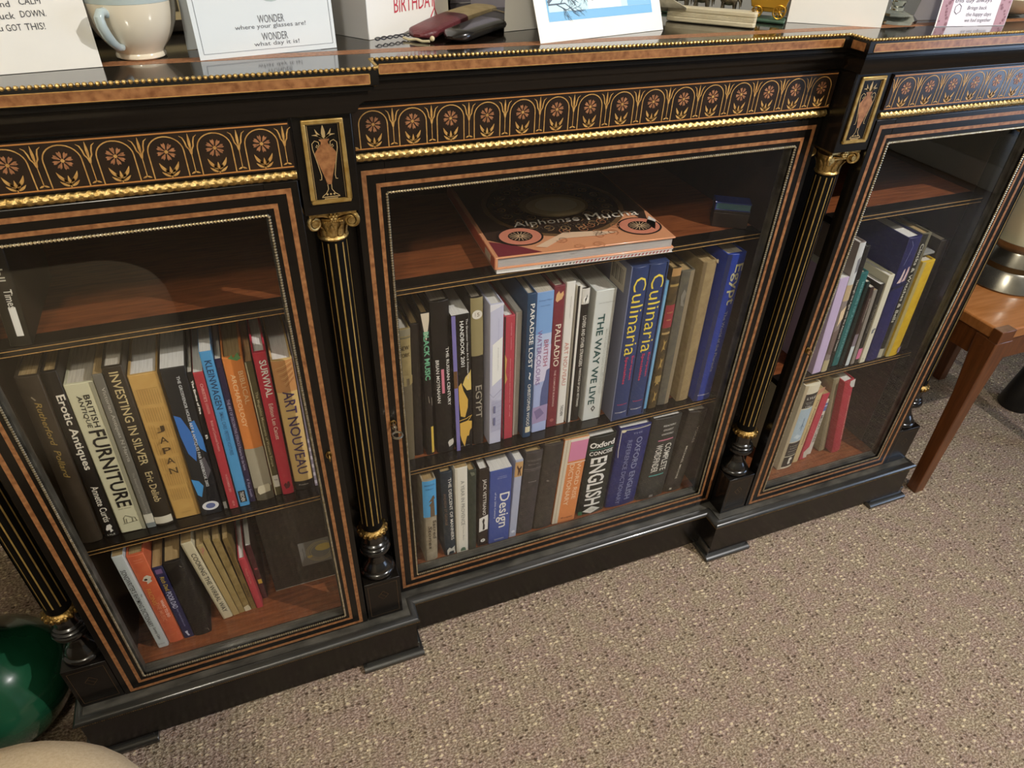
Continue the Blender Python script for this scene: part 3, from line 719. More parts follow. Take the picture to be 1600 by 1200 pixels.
for k in range(9): b.face([(x - .0002, .020 + .004*k, Zs(.05)), (x - .0002, .0215 + .004*k + .0008*(k % 3), Zs(.05)), (x - .0002, .0215 + .004*k + .0008*(k % 3), Zs(.135)), (x - .0002, .020 + .004*k, Zs(.135))])
b.build('barcode', paint('#6f6a60'), sr, fix=False)
b = MB(); b.face([(x, .050, Zs(1)), (x, .045, Zs(.80)), (x, .044, Zs(.62)), (x, .052, Zs(.55)), (x, .20, Zs(.5)), (x, .20, Zs(1))]); b.build('side_picture', paint('#3b332c'), sr, fix=False)
b = MB(); b.face([(x - .0002, .048, Zs(.86)), (x - .0002, .047, Zs(.66)), (x - .0002, .10, Zs(.62)), (x - .0002, .10, Zs(.85))]); b.build('side_picture', paint('#b99a68'), sr, fix=False)
for k, nm in ((-1, 'left'), (1, 'right')):
    vw = .0303
    cx = SX + k*.0155; a = math.radians(SL)
    v = book('CM', SX + k*.0155*math.cos(a), SY + .0015, vw, .3002, SL, .24, '#2c3d68', 'h', '%s-hand of two matching blue volumes with yellow lettering inside the slipcase' % nm,
         [('t', 'Culinaria', .30, .485, .04, .74, '#ecd34c', 'v', 0, -.004), ('t', 'European', .635, .165, .24, .20, '#d8385a'), ('t', 'Specialties', .645, .19, -.14, .20, '#d8385a'),
          ('t', 'Volume', .89, .62, 0, .09, '#d8385a', 'h'), ('t', 'KONEMANN', .95, .70, 0, .07, WH, 'h')], pages=PAGES, rough=.3, group='two volumes in the blue slipcase',
         z=.3752 + .0018 - k*.0155*math.sin(a) - vw/2*abs(math.sin(a)) + sw/2*abs(math.sin(a)) + .0004)
book(R, .1548, .0790, .0057, .2622, -.66, .20, '#6fa9cf', 'p', 'very thin light blue spine right of the boxed set', [('s', [(0, .1), (.1, .3), (-.1, .5), (.1, .8)], .2, '#9cc6de', 'stripe')])
book(R, .1673, .0762, .0169, .2848, -.77, .19, '#5c4a28', 'h', 'worn brown leather book with a red title label and crumbling gilt',
     [('r', -.48, 0, .48, .05, '#b08650', 'worn_top'), ('r', -.5, .235, .5, .39, '#8e2c30', 'title_label'), ('t', 'OLD ENGLISH', .285, .6, 0, .14, '#c9a05a', 'h'), ('t', 'VERSE', .335, .5, 0, .14, '#c9a05a', 'h')] +
     [('p', [(-.1, .47 + .13*k), (.05, .49 + .13*k), (.25, .48 + .13*k), (.08, .52 + .13*k), (.2, .55 + .13*k), (0, .54 + .13*k), (-.2, .56 + .13*k), (-.05, .51 + .13*k)], '#a88a48', 'gilt_ornament') for k in range(4)] +
     [('r', -.46, .10, .46, .115, '#a08448', 'gilt_rule'), ('r', -.46, .42, .46, .435, '#a88c58', 'worn_patch'), ('r', -.3, .74, .4, .79, '#9a8048', 'worn_patch')], col2='#382d18', pages=PAGET, rough=.7)
book(R, .1922, .0803, .0244, .2741, -.64, .20, '#57534a', 'h', 'faded grey cloth book with a tan right edge, between worn leather and tan spines', [('r', .12, 0, .5, 1, '#85765a', 'faded_edge'), ('p', [(-.3, .16), (-.1, .12), (.1, .15), (-.05, .20), (.1, .24), (-.2, .23)], '#7a7466', 'faded_ornament')], col2='#66604f', pages=PAGET, rough=.8)
book(R, .2331, .0792, .0263, .2847, -1.10, .20, '#8f7b56', 'h', 'untitled tan cloth book with a frayed top, next to the bright blue book', [('r', -.5, 0, -.28, 1, '#7a6848', 'hinge'), ('p', [(.3, 0), (.42, -.012), (.5, .0), (.5, .02)], '#b09c74', 'frayed_cap')], col2='#a08c64', pages=PAGET, rough=.85)
book(R, .2686, .0684, .0364, .2980, -.11, .22, '#263e98', 'h', 'large bright blue hardback reading Egypt, last at the right end of the middle shelf',
     [('t', 'Egypt', .19, .255, .14, .58, '#b9b48e'), ('t', 'The World of the Pharaohs', .57, .42, .10, .16, '#9aa0b8'), ('t', 'KONEMANN', .955, .66, 0, .07, '#e0e2ea', 'h'), ('r', -.5, 0, -.30, 1, '#1e2a58', 'dark_joint')], col2='#22388c', pages=PAGES, rough=.35)
# ---- centre section, floor
R = 'CB'
book(R, -.2585, .0648, .0235, .2014, .85, .15, '#a89c84', 'h', "jacketed book with bright blue sky over a stone temple, leftmost on the centre floor",
     [('r', -.5, 0, .5, .43, '#4da0d4', 'sky'), ('t', 'MARTIN', .05, .7, 0, .12, '#205a8c', 'h'), ('t', 'GRAY', .095, .6, 0, .12, '#205a8c', 'h'),
      ('p', [(-.1, .25), (.28, .17), (.36, .21), (.28, .225), (.30, .27), (.32, .34), (.34, .43), (.0, .43), (.02, .30), (-.08, .29), (.16, .24)], '#6d5a44', 'ruin'),
      ('t', 'Sacred', .60, .24, .30, .26, '#3c3226', 'v', .15), ('t', 'Stones', .69, .30, -.06, .26, '#3c3226', 'v', .15), ('r', -.5, .44, -.38, 1, '#6e6450', 'shade_band')], col2='#8f836c', pages=PAGET)  # darker band down the lower left edge of the spine
book(R, -.2227, .0648, .0213, .2104, -.97, .16, '#23303a', 'h', 'dark slate book with tall cream capitals down its right edge, second on the cabinet floor',
     [('t', 'THE DESCENT OF MANNERS', .44, .74, .24, .26, '#e0dcd0'), ('t', 'ANDREW ST GEORGE', .42, .38, -.22, .20, '#77604c'), ('p', [(-.3, .99), (-.3, .93), (-.1, .90), (.1, .92), (.4, .89), (.36, .93), (.42, .985), (.3, .985), (.28, .95), (-.1, .955), (-.18, .99)], '#c9c6ba', 'emblem')], pages=PAGET)
book(R, -.2001, .0625, .0219, .2138, -.09, .15, '#e2ded0', 'p', 'well-thumbed white paperback with thin grey capitals', [('t', 'A YEAR IN PROVENCE', .40, .52, .08, .30, '#8f9088'), ('t', 'by Peter Mayle', .76, .18, .08, .16, '#b0afa6'), ('r', -.5, .0, -.30, 1, '#d6d0be', 'page_side'), ('p', [(-.2, .985), (-.15, .955), (0, .94), (.2, .945), (.3, .985)], '#5d7a62', 'emblem')], pages=PAGET)
book(R, -.1811, .0631, .0148, .2010, .07, .14, '#3c4236', 'h', 'dark olive cloth book without a title, left of the Jack Vettriano volume', [('p', [(-.3, .01), (.2, .02), (.3, .05), (-.1, .06)], '#6c705c', 'scuff')], col2='#33382e', pages=PAGET, rough=.7)
book(R, -.1604, .0637, .0188, .1961, .41, .15, '#2a211c', 'f', 'small black book with a white picture panel of a dark figure',
     [('t', 'JACK VETTRIANO', .35, .46, .02, .42, '#e8e4da'), ('p', [(-.42, .615), (.46, .585), (.46, .78), (-.42, .80)], '#e6e4dc', 'picture_panel'), ('p', [(-.06, .78), (-.04, .70), (-.12, .66), (-.02, .63), (.06, .625), (.14, .65), (.08, .69), (.16, .72), (.14, .775)], '#2a2624', 'figure'), ('c', -.02, .925, .24, .24, '#e6e4dc', 'colophon'), ('t', 'p', .925, .14, -.02, .22, '#2a2624', 'h')], pages=PAGEW)
book(R, -.1298, .0625, .0412, .1862, .41, .14, '#44579c', 'p', 'chunky blue paperback reading Design in large white letters',
     [('t', 'Design', .55, .48, .12, .60, WH), ('t', 'of the 20th Century', .46, .36, -.24, .10, '#d4d8ea'), ('t', 'CHARLOTTE', .085, .40, .05, .035, '#c4cae4', 'h'), ('t', 'PETER FIELL', .105, .44, .05, .035, '#c4cae4', 'h'), ('t', 'TASCHEN', .955, .45, .0, .06, WH, 'h')], pages=PAGEW, rough=.28)
book(R, -.1013, .0644, .0145, .1963, 2.03, .14, '#aeb4c8', 'p', 'slim silvery lilac spine with small dark dancers at its top', [('r', -.5, .02, .5, .20, '#c9a06a', 'picture'), ('p', [(-.3, .08), (-.2, .055), (-.1, .08), (.05, .10), (.3, .075), (.36, .09), (.2, .12), (.32, .19), (.2, .19), (.1, .14), (.0, .19), (-.1, .18), (-.1, .12)], '#4a2a1c', 'dancers'), ('c', .02, .925, .24, .24, '#dfe2ea', 'colophon')], pages=PAGEW)
book(R, -.0757, .0684, .0334, .2034, 3.04, .15, '#47413f', 'h', 'charcoal cloth book with two blind rules and a small grey title', [('t', 'WIRELESS', .09, .78, 0, .14, '#6c655f', 'h'), ('t', 'MANUAL', .135, .6, 0, .10, '#6c655f', 'h'), ('r', -.5, .185, .5, .192, '#6e6762', 'rule'), ('r', -.5, .205, .5, .209, '#6e6762', 'rule'), ('t', 'WYNNE', .345, .48, .05, .06, '#a39c92', 'h')], col2='#3c3735', pages=PAGET, rough=.75)
book(R, -.0397, .0672, .0373, .2112, 3.04, .15, '#38322c', 'h', 'thick plain dark brown cloth book between the charcoal book and the orange dictionary', [('p', [(-.2, .40), (-.12, .39), (0, .41), (-.1, .415)], '#7a7268', 'scuff')], col2='#443d35', pages=PAGET, rough=.8)
book(R, .0044, .0649, .0480, .2133, 2.82, .15, '#dd8a50', 'p', 'orange paperback dictionary with a pink block at the top of its spine',
     [('r', -.5, 0, -.26, 1, '#d8cdb6', 'page_strip'), ('r', -.40, 0, -.37, 1, '#b7aa90', 'page_shadow'), ('r', -.26, 0, .5, .03, '#e6dccc', 'top_line'), ('r', -.24, .03, .48, .25, '#d887a8', 'pink_block'), ('r', -.26, .27, .5, .28, '#eddcca', 'rule'),  # narrow darker line down the page strip
      ('t', 'WORD RISE', .50, .44, .26, .18, '#f0cfa8'), ('t', 'DICTIONARY', .535, .50, -.04, .20, '#f0cfa8'), ('t', 'Roget', .945, .5, .12, .09, '#7c3d28', 'h')], pages=PAGET)
book(R, .0665, .0696, .0568, .2012, .83, .15, '#1f2520', 'h', 'black jacketed dictionary with huge white capitals and a white diamond at its foot',
     [('t', 'Oxford', .095, .88, .0, .24, WH, 'h', 0, .03), ('r', -.42, .150, .44, .157, '#3f8a7e', 'green_rule'), ('t', 'CONCISE', .195, .84, .0, .17, WH, 'h', 0, .02), ('t', 'ENGLISH', .565, .63, -.04, .60, WH, 'v', 0, .02),
      ('p', [(-.04, .895), (.30, .945), (-.04, .995), (-.38, .945)], '#e6e4d8', 'diamond'), ('t', 'the foremost', .938, .26, -.04, .03, '#3c3c34', 'h'), ('t', 'authority', .955, .24, -.04, .03, '#3c3c34', 'h'), ('r', -.5, .95, -.36, 1, '#2f7a52', 'green_corner')], pages=PAGEW, rough=.3)
book(R, .1308, .0684, .0664, .2042, 1.53, .16, '#272f6c', 'h', 'wide navy dictionary in a torn jacket with thin blue-grey capitals',
     [('t', 'THE', .07, .30, .06, .06, '#8f96b4', 'h'), ('t', 'OXFORD ENGLISH', .525, .80, .16, .19, '#8f96b4'), ('t', 'REFERENCE DICTIONARY', .555, .82, -.14, .14, '#7f86aa'), ('r', -.46, .012, .45, .022, '#cfcab6', 'torn_edge'), ('c', -.40, .018, .07, .05, '#e0d8ae', 'torn_corner'), ('s', [(-.48, .0), (-.47, .25), (-.44, .33)], .02, '#cfcac0', 'torn_edge')], col2='#23295e', pages=PAGEW, rough=.35)
book(R, .1964, .0659, .0617, .2109, 1.27, .16, '#2e2f2c', 'h', 'wide black book with a pink rule, white condensed capitals and a teal rule',
     [('t', 'READERS', .09, .44, .08, .07, '#e0ddd2', 'h', .2), ('t', 'DIGEST', .14, .36, .08, .07, '#e0ddd2', 'h', .2), ('t', 'OXFORD', .19, .42, .08, .07, '#e0ddd2', 'h', .2), ('r', -.20, .255, .34, .268, '#d07a92', 'pink_rule'),
      ('t', 'COMPLETE', .48, .335, .22, .23, '#e6e3d6'), ('t', 'WORDFINDER', .48, .345, -.10, .23, '#e6e3d6'), ('r', -.24, .69, .30, .702, '#4fa59c', 'teal_rule'), ('r', -.06, .955, .08, .985, '#8d8a82', 'colophon')], col2='#343530', pages=PAGEW, rough=.35)
book(R, .2493, .0665, .0418, .2065, 5.29, .15, '#2c2822', 'h', 'leaning black book at the right end of the cabinet floor of the centre section', [('t', 'MICHAEL MOORE', .62, .42, -.05, .10, '#c9c4b4'), ('t', 'VOICES', .28, .20, .22, .14, '#a8a294'), ('r', -.22, .95, -.10, .975, '#c9c4b4', 'colophon')], col2='#36312a', pages=PAGES)
# ---- left section, middle shelf
R = 'LM'
book(R, -.7336, .0540, .0245, .2793, 3.30, .20, '#3d3326', 'h', 'dark brown book with faint gold script, first on the left shelf',
     [('t', 'Rutherford', .25, .24, .06, .26, '#9a8040', 'v', .3), ('t', 'Pollard', .48, .17, .06, .26, '#9a8040', 'v', .3), ('s', [(-.1, .10), (.02, .12)], .07, '#8d8268', 'scuff')], col2='#33291d', pages=PAGET, rough=.6)
book(R, -.7091, .0561, .0170, .2793, 2.68, .20, '#171412', 'h', 'narrow black book with white gothic lettering and a small white cameo',
     [('t', 'Erotic Antiques', .335, .43, .10, .66, '#e0d9c6', 'v', 0, .02), ('t', 'Annette Curtis', .775, .24, .08, .50, '#e0d9c6', 'v', 0, .01), ('p', [(-.24, .945), (-.10, .918), (.16, .912), (.26, .93), (.14, .945), (.24, .96), (.0, .97), (.02, .95), (-.2, .955)], '#e2ddd0', 'cameo'), ('t', 'LYLE', .984, .55, 0, .16, '#d6d0c0', 'h')], pages=PAGET, rough=.4)
book(R, -.6819, .0558, .0313, .2563, 2.16, .20, '#cfcbaa', 'f', 'thick cream book with large black serif capitals and a small engraved horse',
     [('t', 'BRITISH', .165, .195, .12, .21, BK), ('t', 'ANTIQUE', .165, .195, -.14, .19, BK, 'v', .15), ('t', 'FURNITURE', .545, .53, .02, .56, BK, 'v', 0, .018), ('t', 'JOHN ANDREWS', .805, .52, -.02, .06, '#6f6b54', 'h'), ('t', 'AND PRICES', .822, .50, -.02, .05, '#6f6b54', 'h'),
      ('s', [(-.22, .93), (-.2, .89), (-.1, .875), (.1, .895), (.22, .90), (.26, .93)], .04, '#77735c', 'engraving'), ('s', [(-.14, .93), (-.12, .90)], .04, '#77735c', 'engraving'), ('s', [(.1, .93), (.12, .90)], .04, '#77735c', 'engraving'), ('s', [(-.28, .935), (.30, .925)], .03, '#77735c', 'engraving'), ('r', .36, 0, .5, 1, '#98947c', 'shaded_joint')], pages=PAGES)  # darker right strip stands for the shade where the spine curves away
book(R, -.6588, .0551, .0113, .2650, 1.91, .19, '#6d6a60', 'p', 'thin grey paperback with a white band at its foot', [('t', 'Victorian Antiques N Harris', .30, .455, .08, .46, '#b8b4a6'), ('t', 'The Emerald Line Collectors Library', .755, .30, .0, .30, '#a09c90'), ('r', -.5, .90, .5, .965, '#d0ccba', 'white_band'), ('r', -.5, .965, .5, 1, '#7f8684', 'foot_band')], pages=PAGET)
book(R, -.6415, .0544, .0220, .2728, 1.92, .20, '#2f281e', 'h', 'dark brown book with pale gold capitals and a cream band at its foot', [('t', 'INVESTING IN SILVER', .30, .55, .02, .46, '#cbb987'), ('t', 'Eric Delieb', .725, .205, .06, .40, '#c9b583'), ('r', -.5, .935, .5, .985, '#d6d0bc', 'cream_band')], pages=PAGES, rough=.4)
book(R, -.6109, .0584, .0335, .2521, 1.43, .18, '#caa25c', 'f', 'broad tan book with an engraved grid and the letters of JAPAN set one above another',
     [('t', c, .34 + .0725*k, .30, .02, .32, '#4b371a', 'h') for k, c in enumerate('JAPAN')] + [('s', [(-.34 + .085*i, .09 + .112*j), (-.34 + .085*i, .18 + .112*j)], .012, '#9a7434', 'engraved_line') for i in range(9) for j in range(7) if not (j in (2, 3, 4) and 3 <= i <= 5)] +
     [('s', [(-.36, .08), (.36, .08)], .014, '#9a7434', 'engraved_line'), ('t', 'ART SERIES', .945, .4, 0, .04, '#9a7434', 'h')], pages=PAGEW, col2='#c49a54')
book(R, -.5789, .0530, .0287, .2570, 1.99, .20, '#171b20', 'p', 'glossy black handbook with electric blue light patches and a round white seal',
     [('p', [(-.46, .28), (-.2, .30), (.05, .40), (.1, .50), (-.05, .60), (-.3, .54), (-.42, .42)], '#2f6fc0', 'blue_patch'), ('p', [(.08, .34), (.30, .33), (.46, .45), (.46, .55), (.25, .52), (.12, .44)], '#3a80cc', 'blue_patch'), ('p', [(-.5, .72), (-.2, .74), (-.05, .78), (-.25, .86), (-.4, .84)], '#3f93d2', 'blue_patch'), ('p', [(.05, .60), (.32, .58), (.44, .68), (.2, .74)], '#57545a', 'grey_patch'),
      ('t', 'THE GROSVENOR HOUSE ART & ANTIQUES FAIR HANDBOOK 2002', .42, .74, .12, .15, '#d9dcdc'), ('c', .02, .935, .38, .30, '#e0e2e2', 'seal'), ('c', .02, .935, .22, .18, '#5d6a98', 'seal_centre')], pages=PAGEW, rough=.22)
book(R, -.5599, .0537, .0053, .2456, 1.65, .19, '#131110', 'b', 'very thin black spine with bold white lettering, left of the red catalogue', [('t', 'The Engine of Fire', .16, .22, .0, .60, WH, 'v', 0, .04), ('t', 'B', .43, .03, 0, .5, WH), ('r', -.4, .93, .4, .985, '#8d8a80', 'barcode')])
book(R, -.5491, .0533, .0121, .2438, 1.31, .19, '#b03a42', 'p', 'slim red catalogue left of the taller light blue book', [('t', "CHRISTIE'S", .13, .12, .05, .30, '#e2b0a8'), ('t', 'LONDON', .235, .07, .05, .25, '#dca49c'), ('t', 'British and Continental Furniture', .43, .22, .08, .26, '#dca49c'), ('t', '14 NOVEMBER 2001', .79, .14, .08, .24, '#dca49c'), ('t', '6514', .955, .04, .08, .24, '#dca49c')], pages=PAGEW, rough=.3)
book(R, -.5343, .0534, .0144, .2718, 1.12, .19, '#4f9ad0', 'p', 'light blue book reading KLEINWAGEN in dark capitals with a black label at its foot', [('t', 'KLEINWAGEN', .19, .285, .03, .55, '#1c3c60'), ('t', 'SMALL CARS  PETITES VOITURES', .49, .28, .04, .32, '#2f6592'), ('r', -.32, .885, .32, .97, '#11161c', 'black_label'), ('t', 'TASCHEN', .928, .07, 0, .36, WH)], pages=PAGEW, rough=.3)
book(R, -.5226, .0582, .0079, .2546, 1.13, .18, '#2b2340', 'p', 'thin dark purple spine between the light blue and the orange books', [('t', 'THE ART OF DECORATIVE STENCILS Patterns for the home', .50, .50, .0, .45, '#aaa2bc'), ('t', 'K Fox Smith', .89, .14, 0, .4, '#aaa2bc')], pages=PAGES)
book(R, -.5045, .0573, .0246, .2549, .85, .19, '#dd8642', 'h', 'worn book with orange upper half, bare grey lower half and a paper label',
     [('r', -.5, .60, .5, .90, '#a8a18c', 'bare_board'), ('r', -.5, .90, .5, 1, '#5f5847', 'worn_foot'), ('t', 'BIBLICAL', .19, .21, .24, .24, '#efc796'), ('t', 'ARCHAEOLOGY', .27, .345, -.16, .24, '#efc796'), ('p', [(-.32, .905), (-.24, .885), (.34, .875), (.40, .895), (.36, .935), (-.26, .95), (-.34, .93)], '#d3cbb0', 'paper_label'), ('p', [(-.2, 0), (0, -.02), (.05, .0), (.3, -.03), (.4, .01), (.2, .02)], '#5f9458', 'green_scrap')], pages=PAGET, rough=.6)
book(R, -.4858, .0594, .0090, .2422, .60, .18, '#585032', 'p', 'thin olive spine with a white library label, left of the bright red book', [('t', 'The Megalithic Monuments of Western Europe', .48, .56, .08, .46, '#c2b98e'), ('r', -.5, 0, -.34, 1, '#c9c1a0', 'pale_edge'), ('r', -.34, .835, .5, .93, '#d9d6cc', 'library_label'), ('t', '936', .87, .5, .08, .3, '#4c4a42', 'h')], pages=PAGET)
book(R, -.4717, .0571, .0169, .2555, .77, .18, '#c23246', 'h', 'bright red book reading SURVIVAL in white condensed capitals', [('t', 'SURVIVAL', .165, .235, .12, .52, WH, 'v', 0, .02), ('t', 'Edition Len Cacutt', .45, .25, .06, .32, '#f0d8cc'), ('p', [(-.26, .92), (-.06, .905), (.0, .92), (.1, .90), (.24, .90), (.28, .93), (.14, .95), (-.14, .955)], '#5a1420', 'emblem')], pages=PAGEW, rough=.35)
book(R, -.4471, .0606, .0267, .2354, .83, .18, '#d9b878', 'h', 'golden book reading ART NOUVEAU in tall purple-black letters, with windswept hair at its top',
     [('r', -.5, 0, .5, .22, '#c88f58', 'hair_picture')] + [('s', [(-.36 + .05*k, .05 + .018*k), (0, .04 + .02*k), (.44, .01 + .016*k)], .03, '#a86c3c' if k % 2 else '#e2bc82', 'hair_strand') for k in range(8)] +
     [('t', 'ART', .295, .165, .04, .54, '#46305c'), ('t', 'NOUVEAU', .635, .46, .04, .54, '#46305c'), ('r', -.5, .925, .5, 1, '#16120f', 'black_foot'), ('t', 'Phaidon', .955, .5, -.05, .09, '#d8d2c4', 'h')], pages=PAGEW, rough=.35)
book(R, -.4285, .0600, .0080, .2346, .79, .18, '#8f8698', 'p', 'thin lilac-grey spine half behind the right stile of the left door', [('r', -.5, .60 + .07*k, .5, .63 + .07*k, '#c2bcc8', 'stripe') if k < 6 else ('r', -.5, 0, .5, .02, '#a59a8c', 'stripe') for k in range(7)], pages=PAGES)
# ---- left section, floor
R = 'LB'
book(R, -.7088, .0482, .0149, .2265, -1.01, .16, '#c2c8c4', 'p', "pale grey paperback reading SONGWRITER'S RHYMING DICTIONARY in black", [('t', "SONGWRITER'S RHYMING DICTIONARY", .44, .615, -.10, .46, BK), ('t', 'The', .41, .03, .36, .14, BK), ('t', 'Sammy Cahn', .83, .14, .0, .34, '#3a3a36', 'v', .2), ('t', 'PAN BOOKS', .955, .62, 0, .12, '#55554e', 'h')], pages=PAGET)
book(R, -.6893, .0526, .0227, .2166, -1.00, .15, '#cf6a44', 'h', 'orange-red book with a small white ornament, second on the floor of the left section',
     [('t', 'ALISTAIR', .045, .5, .05, .05, '#e8b09a', 'h'), ('t', 'JOHNSON', .07, .5, .05, .05, '#e8b09a', 'h'), ('p', [(-.24, .255), (-.05, .22), (.15, .21), (.36, .235), (.25, .26), (.30, .28), (-.05, .30), (.0, .275)], '#cfc8b4', 'ornament'), ('c', -.02, .252, .10, .10, '#2c2620', 'ornament_centre'), ('t', 'FACING', .44, .18, -.16, .28, '#d99a50'), ('t', 'THE MUSIC', .62, .22, -.06, .26, '#dd8c66'), ('t', 'WHAT TO DO', .60, .20, .26, .18, '#f0d4c2')], col2='#c65c3c', pages=PAGET)
book(R, -.6700, .0522, .0147, .1801, -.95, .13, '#28284c', 'p', 'small navy paperback reading POOR DAD in white and yellow', [('r', -.3, .025, .3, .08, '#7a5c84', 'lilac_label'), ('t', 'Rich Dad,', .215, .19, .0, .44, '#d0b048', 'v', .2), ('t', 'POOR DAD', .44, .23, .0, .50, '#c9cbe0'), ('t', 'Robert T Kiyosaki with Sharon Lechter', .70, .26, .05, .24, '#8a8cac'), ('p', [(-.2, .90), (.1, .895), (.05, .93), (.14, .965), (-.05, .97), (-.1, .94)], '#c9cbdc', 'emblem')], pages=PAGET)
book(R, -.6490, .0519, .0262, .1850, -.88, .14, '#1d1a16', 'h', 'plain black book beside the small navy paperback', [('s', [(.30, .06), (.38, .08)], .04, '#8d8878', 'scuff'), ('s', [(.24, .93), (.36, .925), (.40, .96)], .03, '#8d8878', 'scuff')], col2='#25211b', pages=PAGET, rough=.6)
book(R, -.6095, .0684, .0151, .1983, -5.61, .15, '#d3c9a8', 'p', 'leaning cream booklet reading COOKING THE WIRRAL WAY in black', [('t', 'COOKING THE WIRRAL WAY', .52, .78, .08, .46, '#2c2a24'), ('r', -.5, 0, -.34, 1, '#b4a988', 'fold')], pages=PAGET)
book(R, -.5965, .0697, .0095, .1858, -5.04, .14, '#b39c68', 'b', 'leaning tan booklet with pink pencil marks, next to the cream one', [('s', [(-.3, .06), (.3, .04)], .10, '#c2646a', 'pencil_mark'), ('s', [(-.35, .09), (.35, .07)], .10, '#c2646a', 'pencil_mark'), ('s', [(-.2, .12), (.2, .05)], .08, '#c2646a', 'pencil_mark')], pages=PAGET, rough=.7)
book(R, -.5869, .0710, .0085, .1928, -4.55, .14, '#ab9562', 'b', 'plain tan booklet, tallest of the leaning tan spines', [], col2='#98824f', pages=PAGET, rough=.7)
book(R, -.5772, .0716, .0097, .1872, -3.80, .14, '#a58d58', 'b', 'tan booklet with a torn white foot among the leaning booklets', [('p', [(-.5, .94), (.3, .92), (.5, .96), (.5, 1), (-.5, 1)], '#d6cba8', 'torn_foot')], col2='#7d683a', pages=PAGET, rough=.7)
book(R, -.5680, .0722, .0074, .1824, -2.80, .14, '#7b6436', 'b', 'brown booklet with dark worn lettering, left of the small red book', [('t', 'HOUSEHOLD COOKERY', .30, .40, 0, .5, '#3d2f16'), ('t', 'RECIPES', .72, .2, 0, .5, '#3d2f16')], pages=PAGET, rough=.7)
book(R, -.5584, .0709, .0106, .1308, -2.08, .10, '#b83e48', 'h', 'small red cloth book, shortest on the floor of the left section', [('t', 'Pocket Guide', .34, .3, .05, .3, '#cf7a70')], pages=PAGEW, rough=.6)
book(R, -.5482, .0869, .0084, .1386, -1.01, .10, '#4a2326', 'p', 'thin dark maroon book set back behind the small red one', [('c', .05, .42, .3, .3, '#a03a44', 'dot'), ('r', -.3, .62, .4, .70, '#c9a440', 'gold_tab')], pages=PAGEW)
alb = empty('album', (-.4765, .094, .1368), (math.radians(-2.0), 0, 0), 'large black album standing face-out at the right of the left section floor', 'album')
b = MB(); b.box(-.0535, .0535, 0, .010, .0012, .232); b.build('cover', mat('album_black', '#1b1813', .4, col2='#29241b', nscale=120), alb, bevel=.0006)
b = MB(); b.box(-.0530, .0530, .0006, .0095, 0, .0016); b.build('page_edge', PAGEW, alb)
tag(alb.children[1], 'white page edge along the foot')
crd = empty('card', (-.4480, .0932, .1368), (math.radians(-2.0), 0, 0), 'grey printed card with a gold disc and rings, on the front of the black album', 'card')
b = MB(); b.box(-.030, .0265, .0002, .0008, .044, .100); b.build('card_sheet', mat('grey_card', '#6e6c66', .55), crd)
b = MB()
for R_ in (.0235, .0215, .0195, .0165):
    stroke(b, [(.004 + R_*math.cos(t*math.pi/18), .072 + R_*math.sin(t*math.pi/18)) for t in range(37)], .0006, -.0001)
b.build('printed_rings', paint('#a89c6c'), crd, fix=False)
b = MB(); b.face([(.010 + .014*math.cos(t*math.pi/9), -.0002, .080 + .0085*math.sin(t*math.pi/9)) for t in range(18)]); b.face([(-.0145 + .0045*math.cos(t*math.pi/6), -.0002, .064 + .003*math.sin(t*math.pi/6)) for t in range(12)]); b.build('gold_disc', paint('#b09a52'), crd, fix=False)
b = MB(); stroke(b, [(-.024, .058), (-.024, .086)], .0006, -.0001); stroke(b, [(-.0255, .086), (-.0225, .086)], .0006, -.0001); b.build('printed_line', paint('#3c3a34'), crd, fix=False)
# ---- left section, top
book('LU', -.7034, .0410, .0214, .160, 5.99, .16, '#1f1d16', 'h', 'black book with white lettering on the upper shelf of the left section', [('t', 'Kendall', .38, .26, .05, .34, '#b8b4a4'), ('t', 'Times', .64, .14, .15, .34, '#d6d2c4'), ('r', -.05, .70, .25, .92, '#e4e2d8', 'white_label')], pages=PAGET)
# ---- right section, middle shelf
R = 'RM'
book(R, .5056, .0422, .0206, .2080, -4.07, .16, '#c3b0cd', 'p', 'plain lilac paperback, first on the shelf of the right section', [('t', '.', .7, .01, .2, .05, '#8d7a98')], pages=PAGEW, rough=.35)
book(R, .5241, .0425, .0132, .2733, -4.34, .20, '#8d8078', 'h', 'tall book with a mottled grey and brown picture spine and a cream patch',
     [('r', -.5, 0, .5, .30, '#c9cac6', 'pale_sky'), ('p', [(-.1, .12), (.3, .10), (.4, .20), (0, .22)], '#77777a', 'figure'), ('r', -.5, .30, .5, .42, '#c0a882', 'sand'), ('p', [(-.3, .50), (.4, .46), (.4, .56), (-.2, .62)], '#e0c8a0', 'cream_patch'), ('p', [(-.5, .66), (.4, .64), (.3, .86), (-.4, .84)], '#6f5c54', 'dark_ground'), ('r', -.5, .90, .5, 1, '#b3a680', 'foot')], pages=PAGEW)
book(R, .5431, .0493, .0107, .2602, -3.52, .19, '#1d1a16', 'h', 'slim black book with long white title, between the picture spine and the teal book', [('t', 'Through the Ages with the Antiques Hunter', .55, .60, .0, .50, '#d2cdbc')], pages=PAGEW)
book(R, .5586, .0511, .0166, .2052, -3.51, .16, '#23605f', 'h', 'teal cloth book with a dotted gold title', [('t', 'MEMOIRS OF A COUNTRY', .42, .66, .04, .30, '#74a4a0'), ('t', 'HOUSE', .83, .14, .04, .30, '#74a4a0')], col2='#2a6a66', pages=PAGES, rough=.55)
book(R, .5713, .0481, .0076, .1852, -3.49, .15, '#1b2a25', 'p', 'thin blackish green spine right of the teal book', [], pages=PAGES)
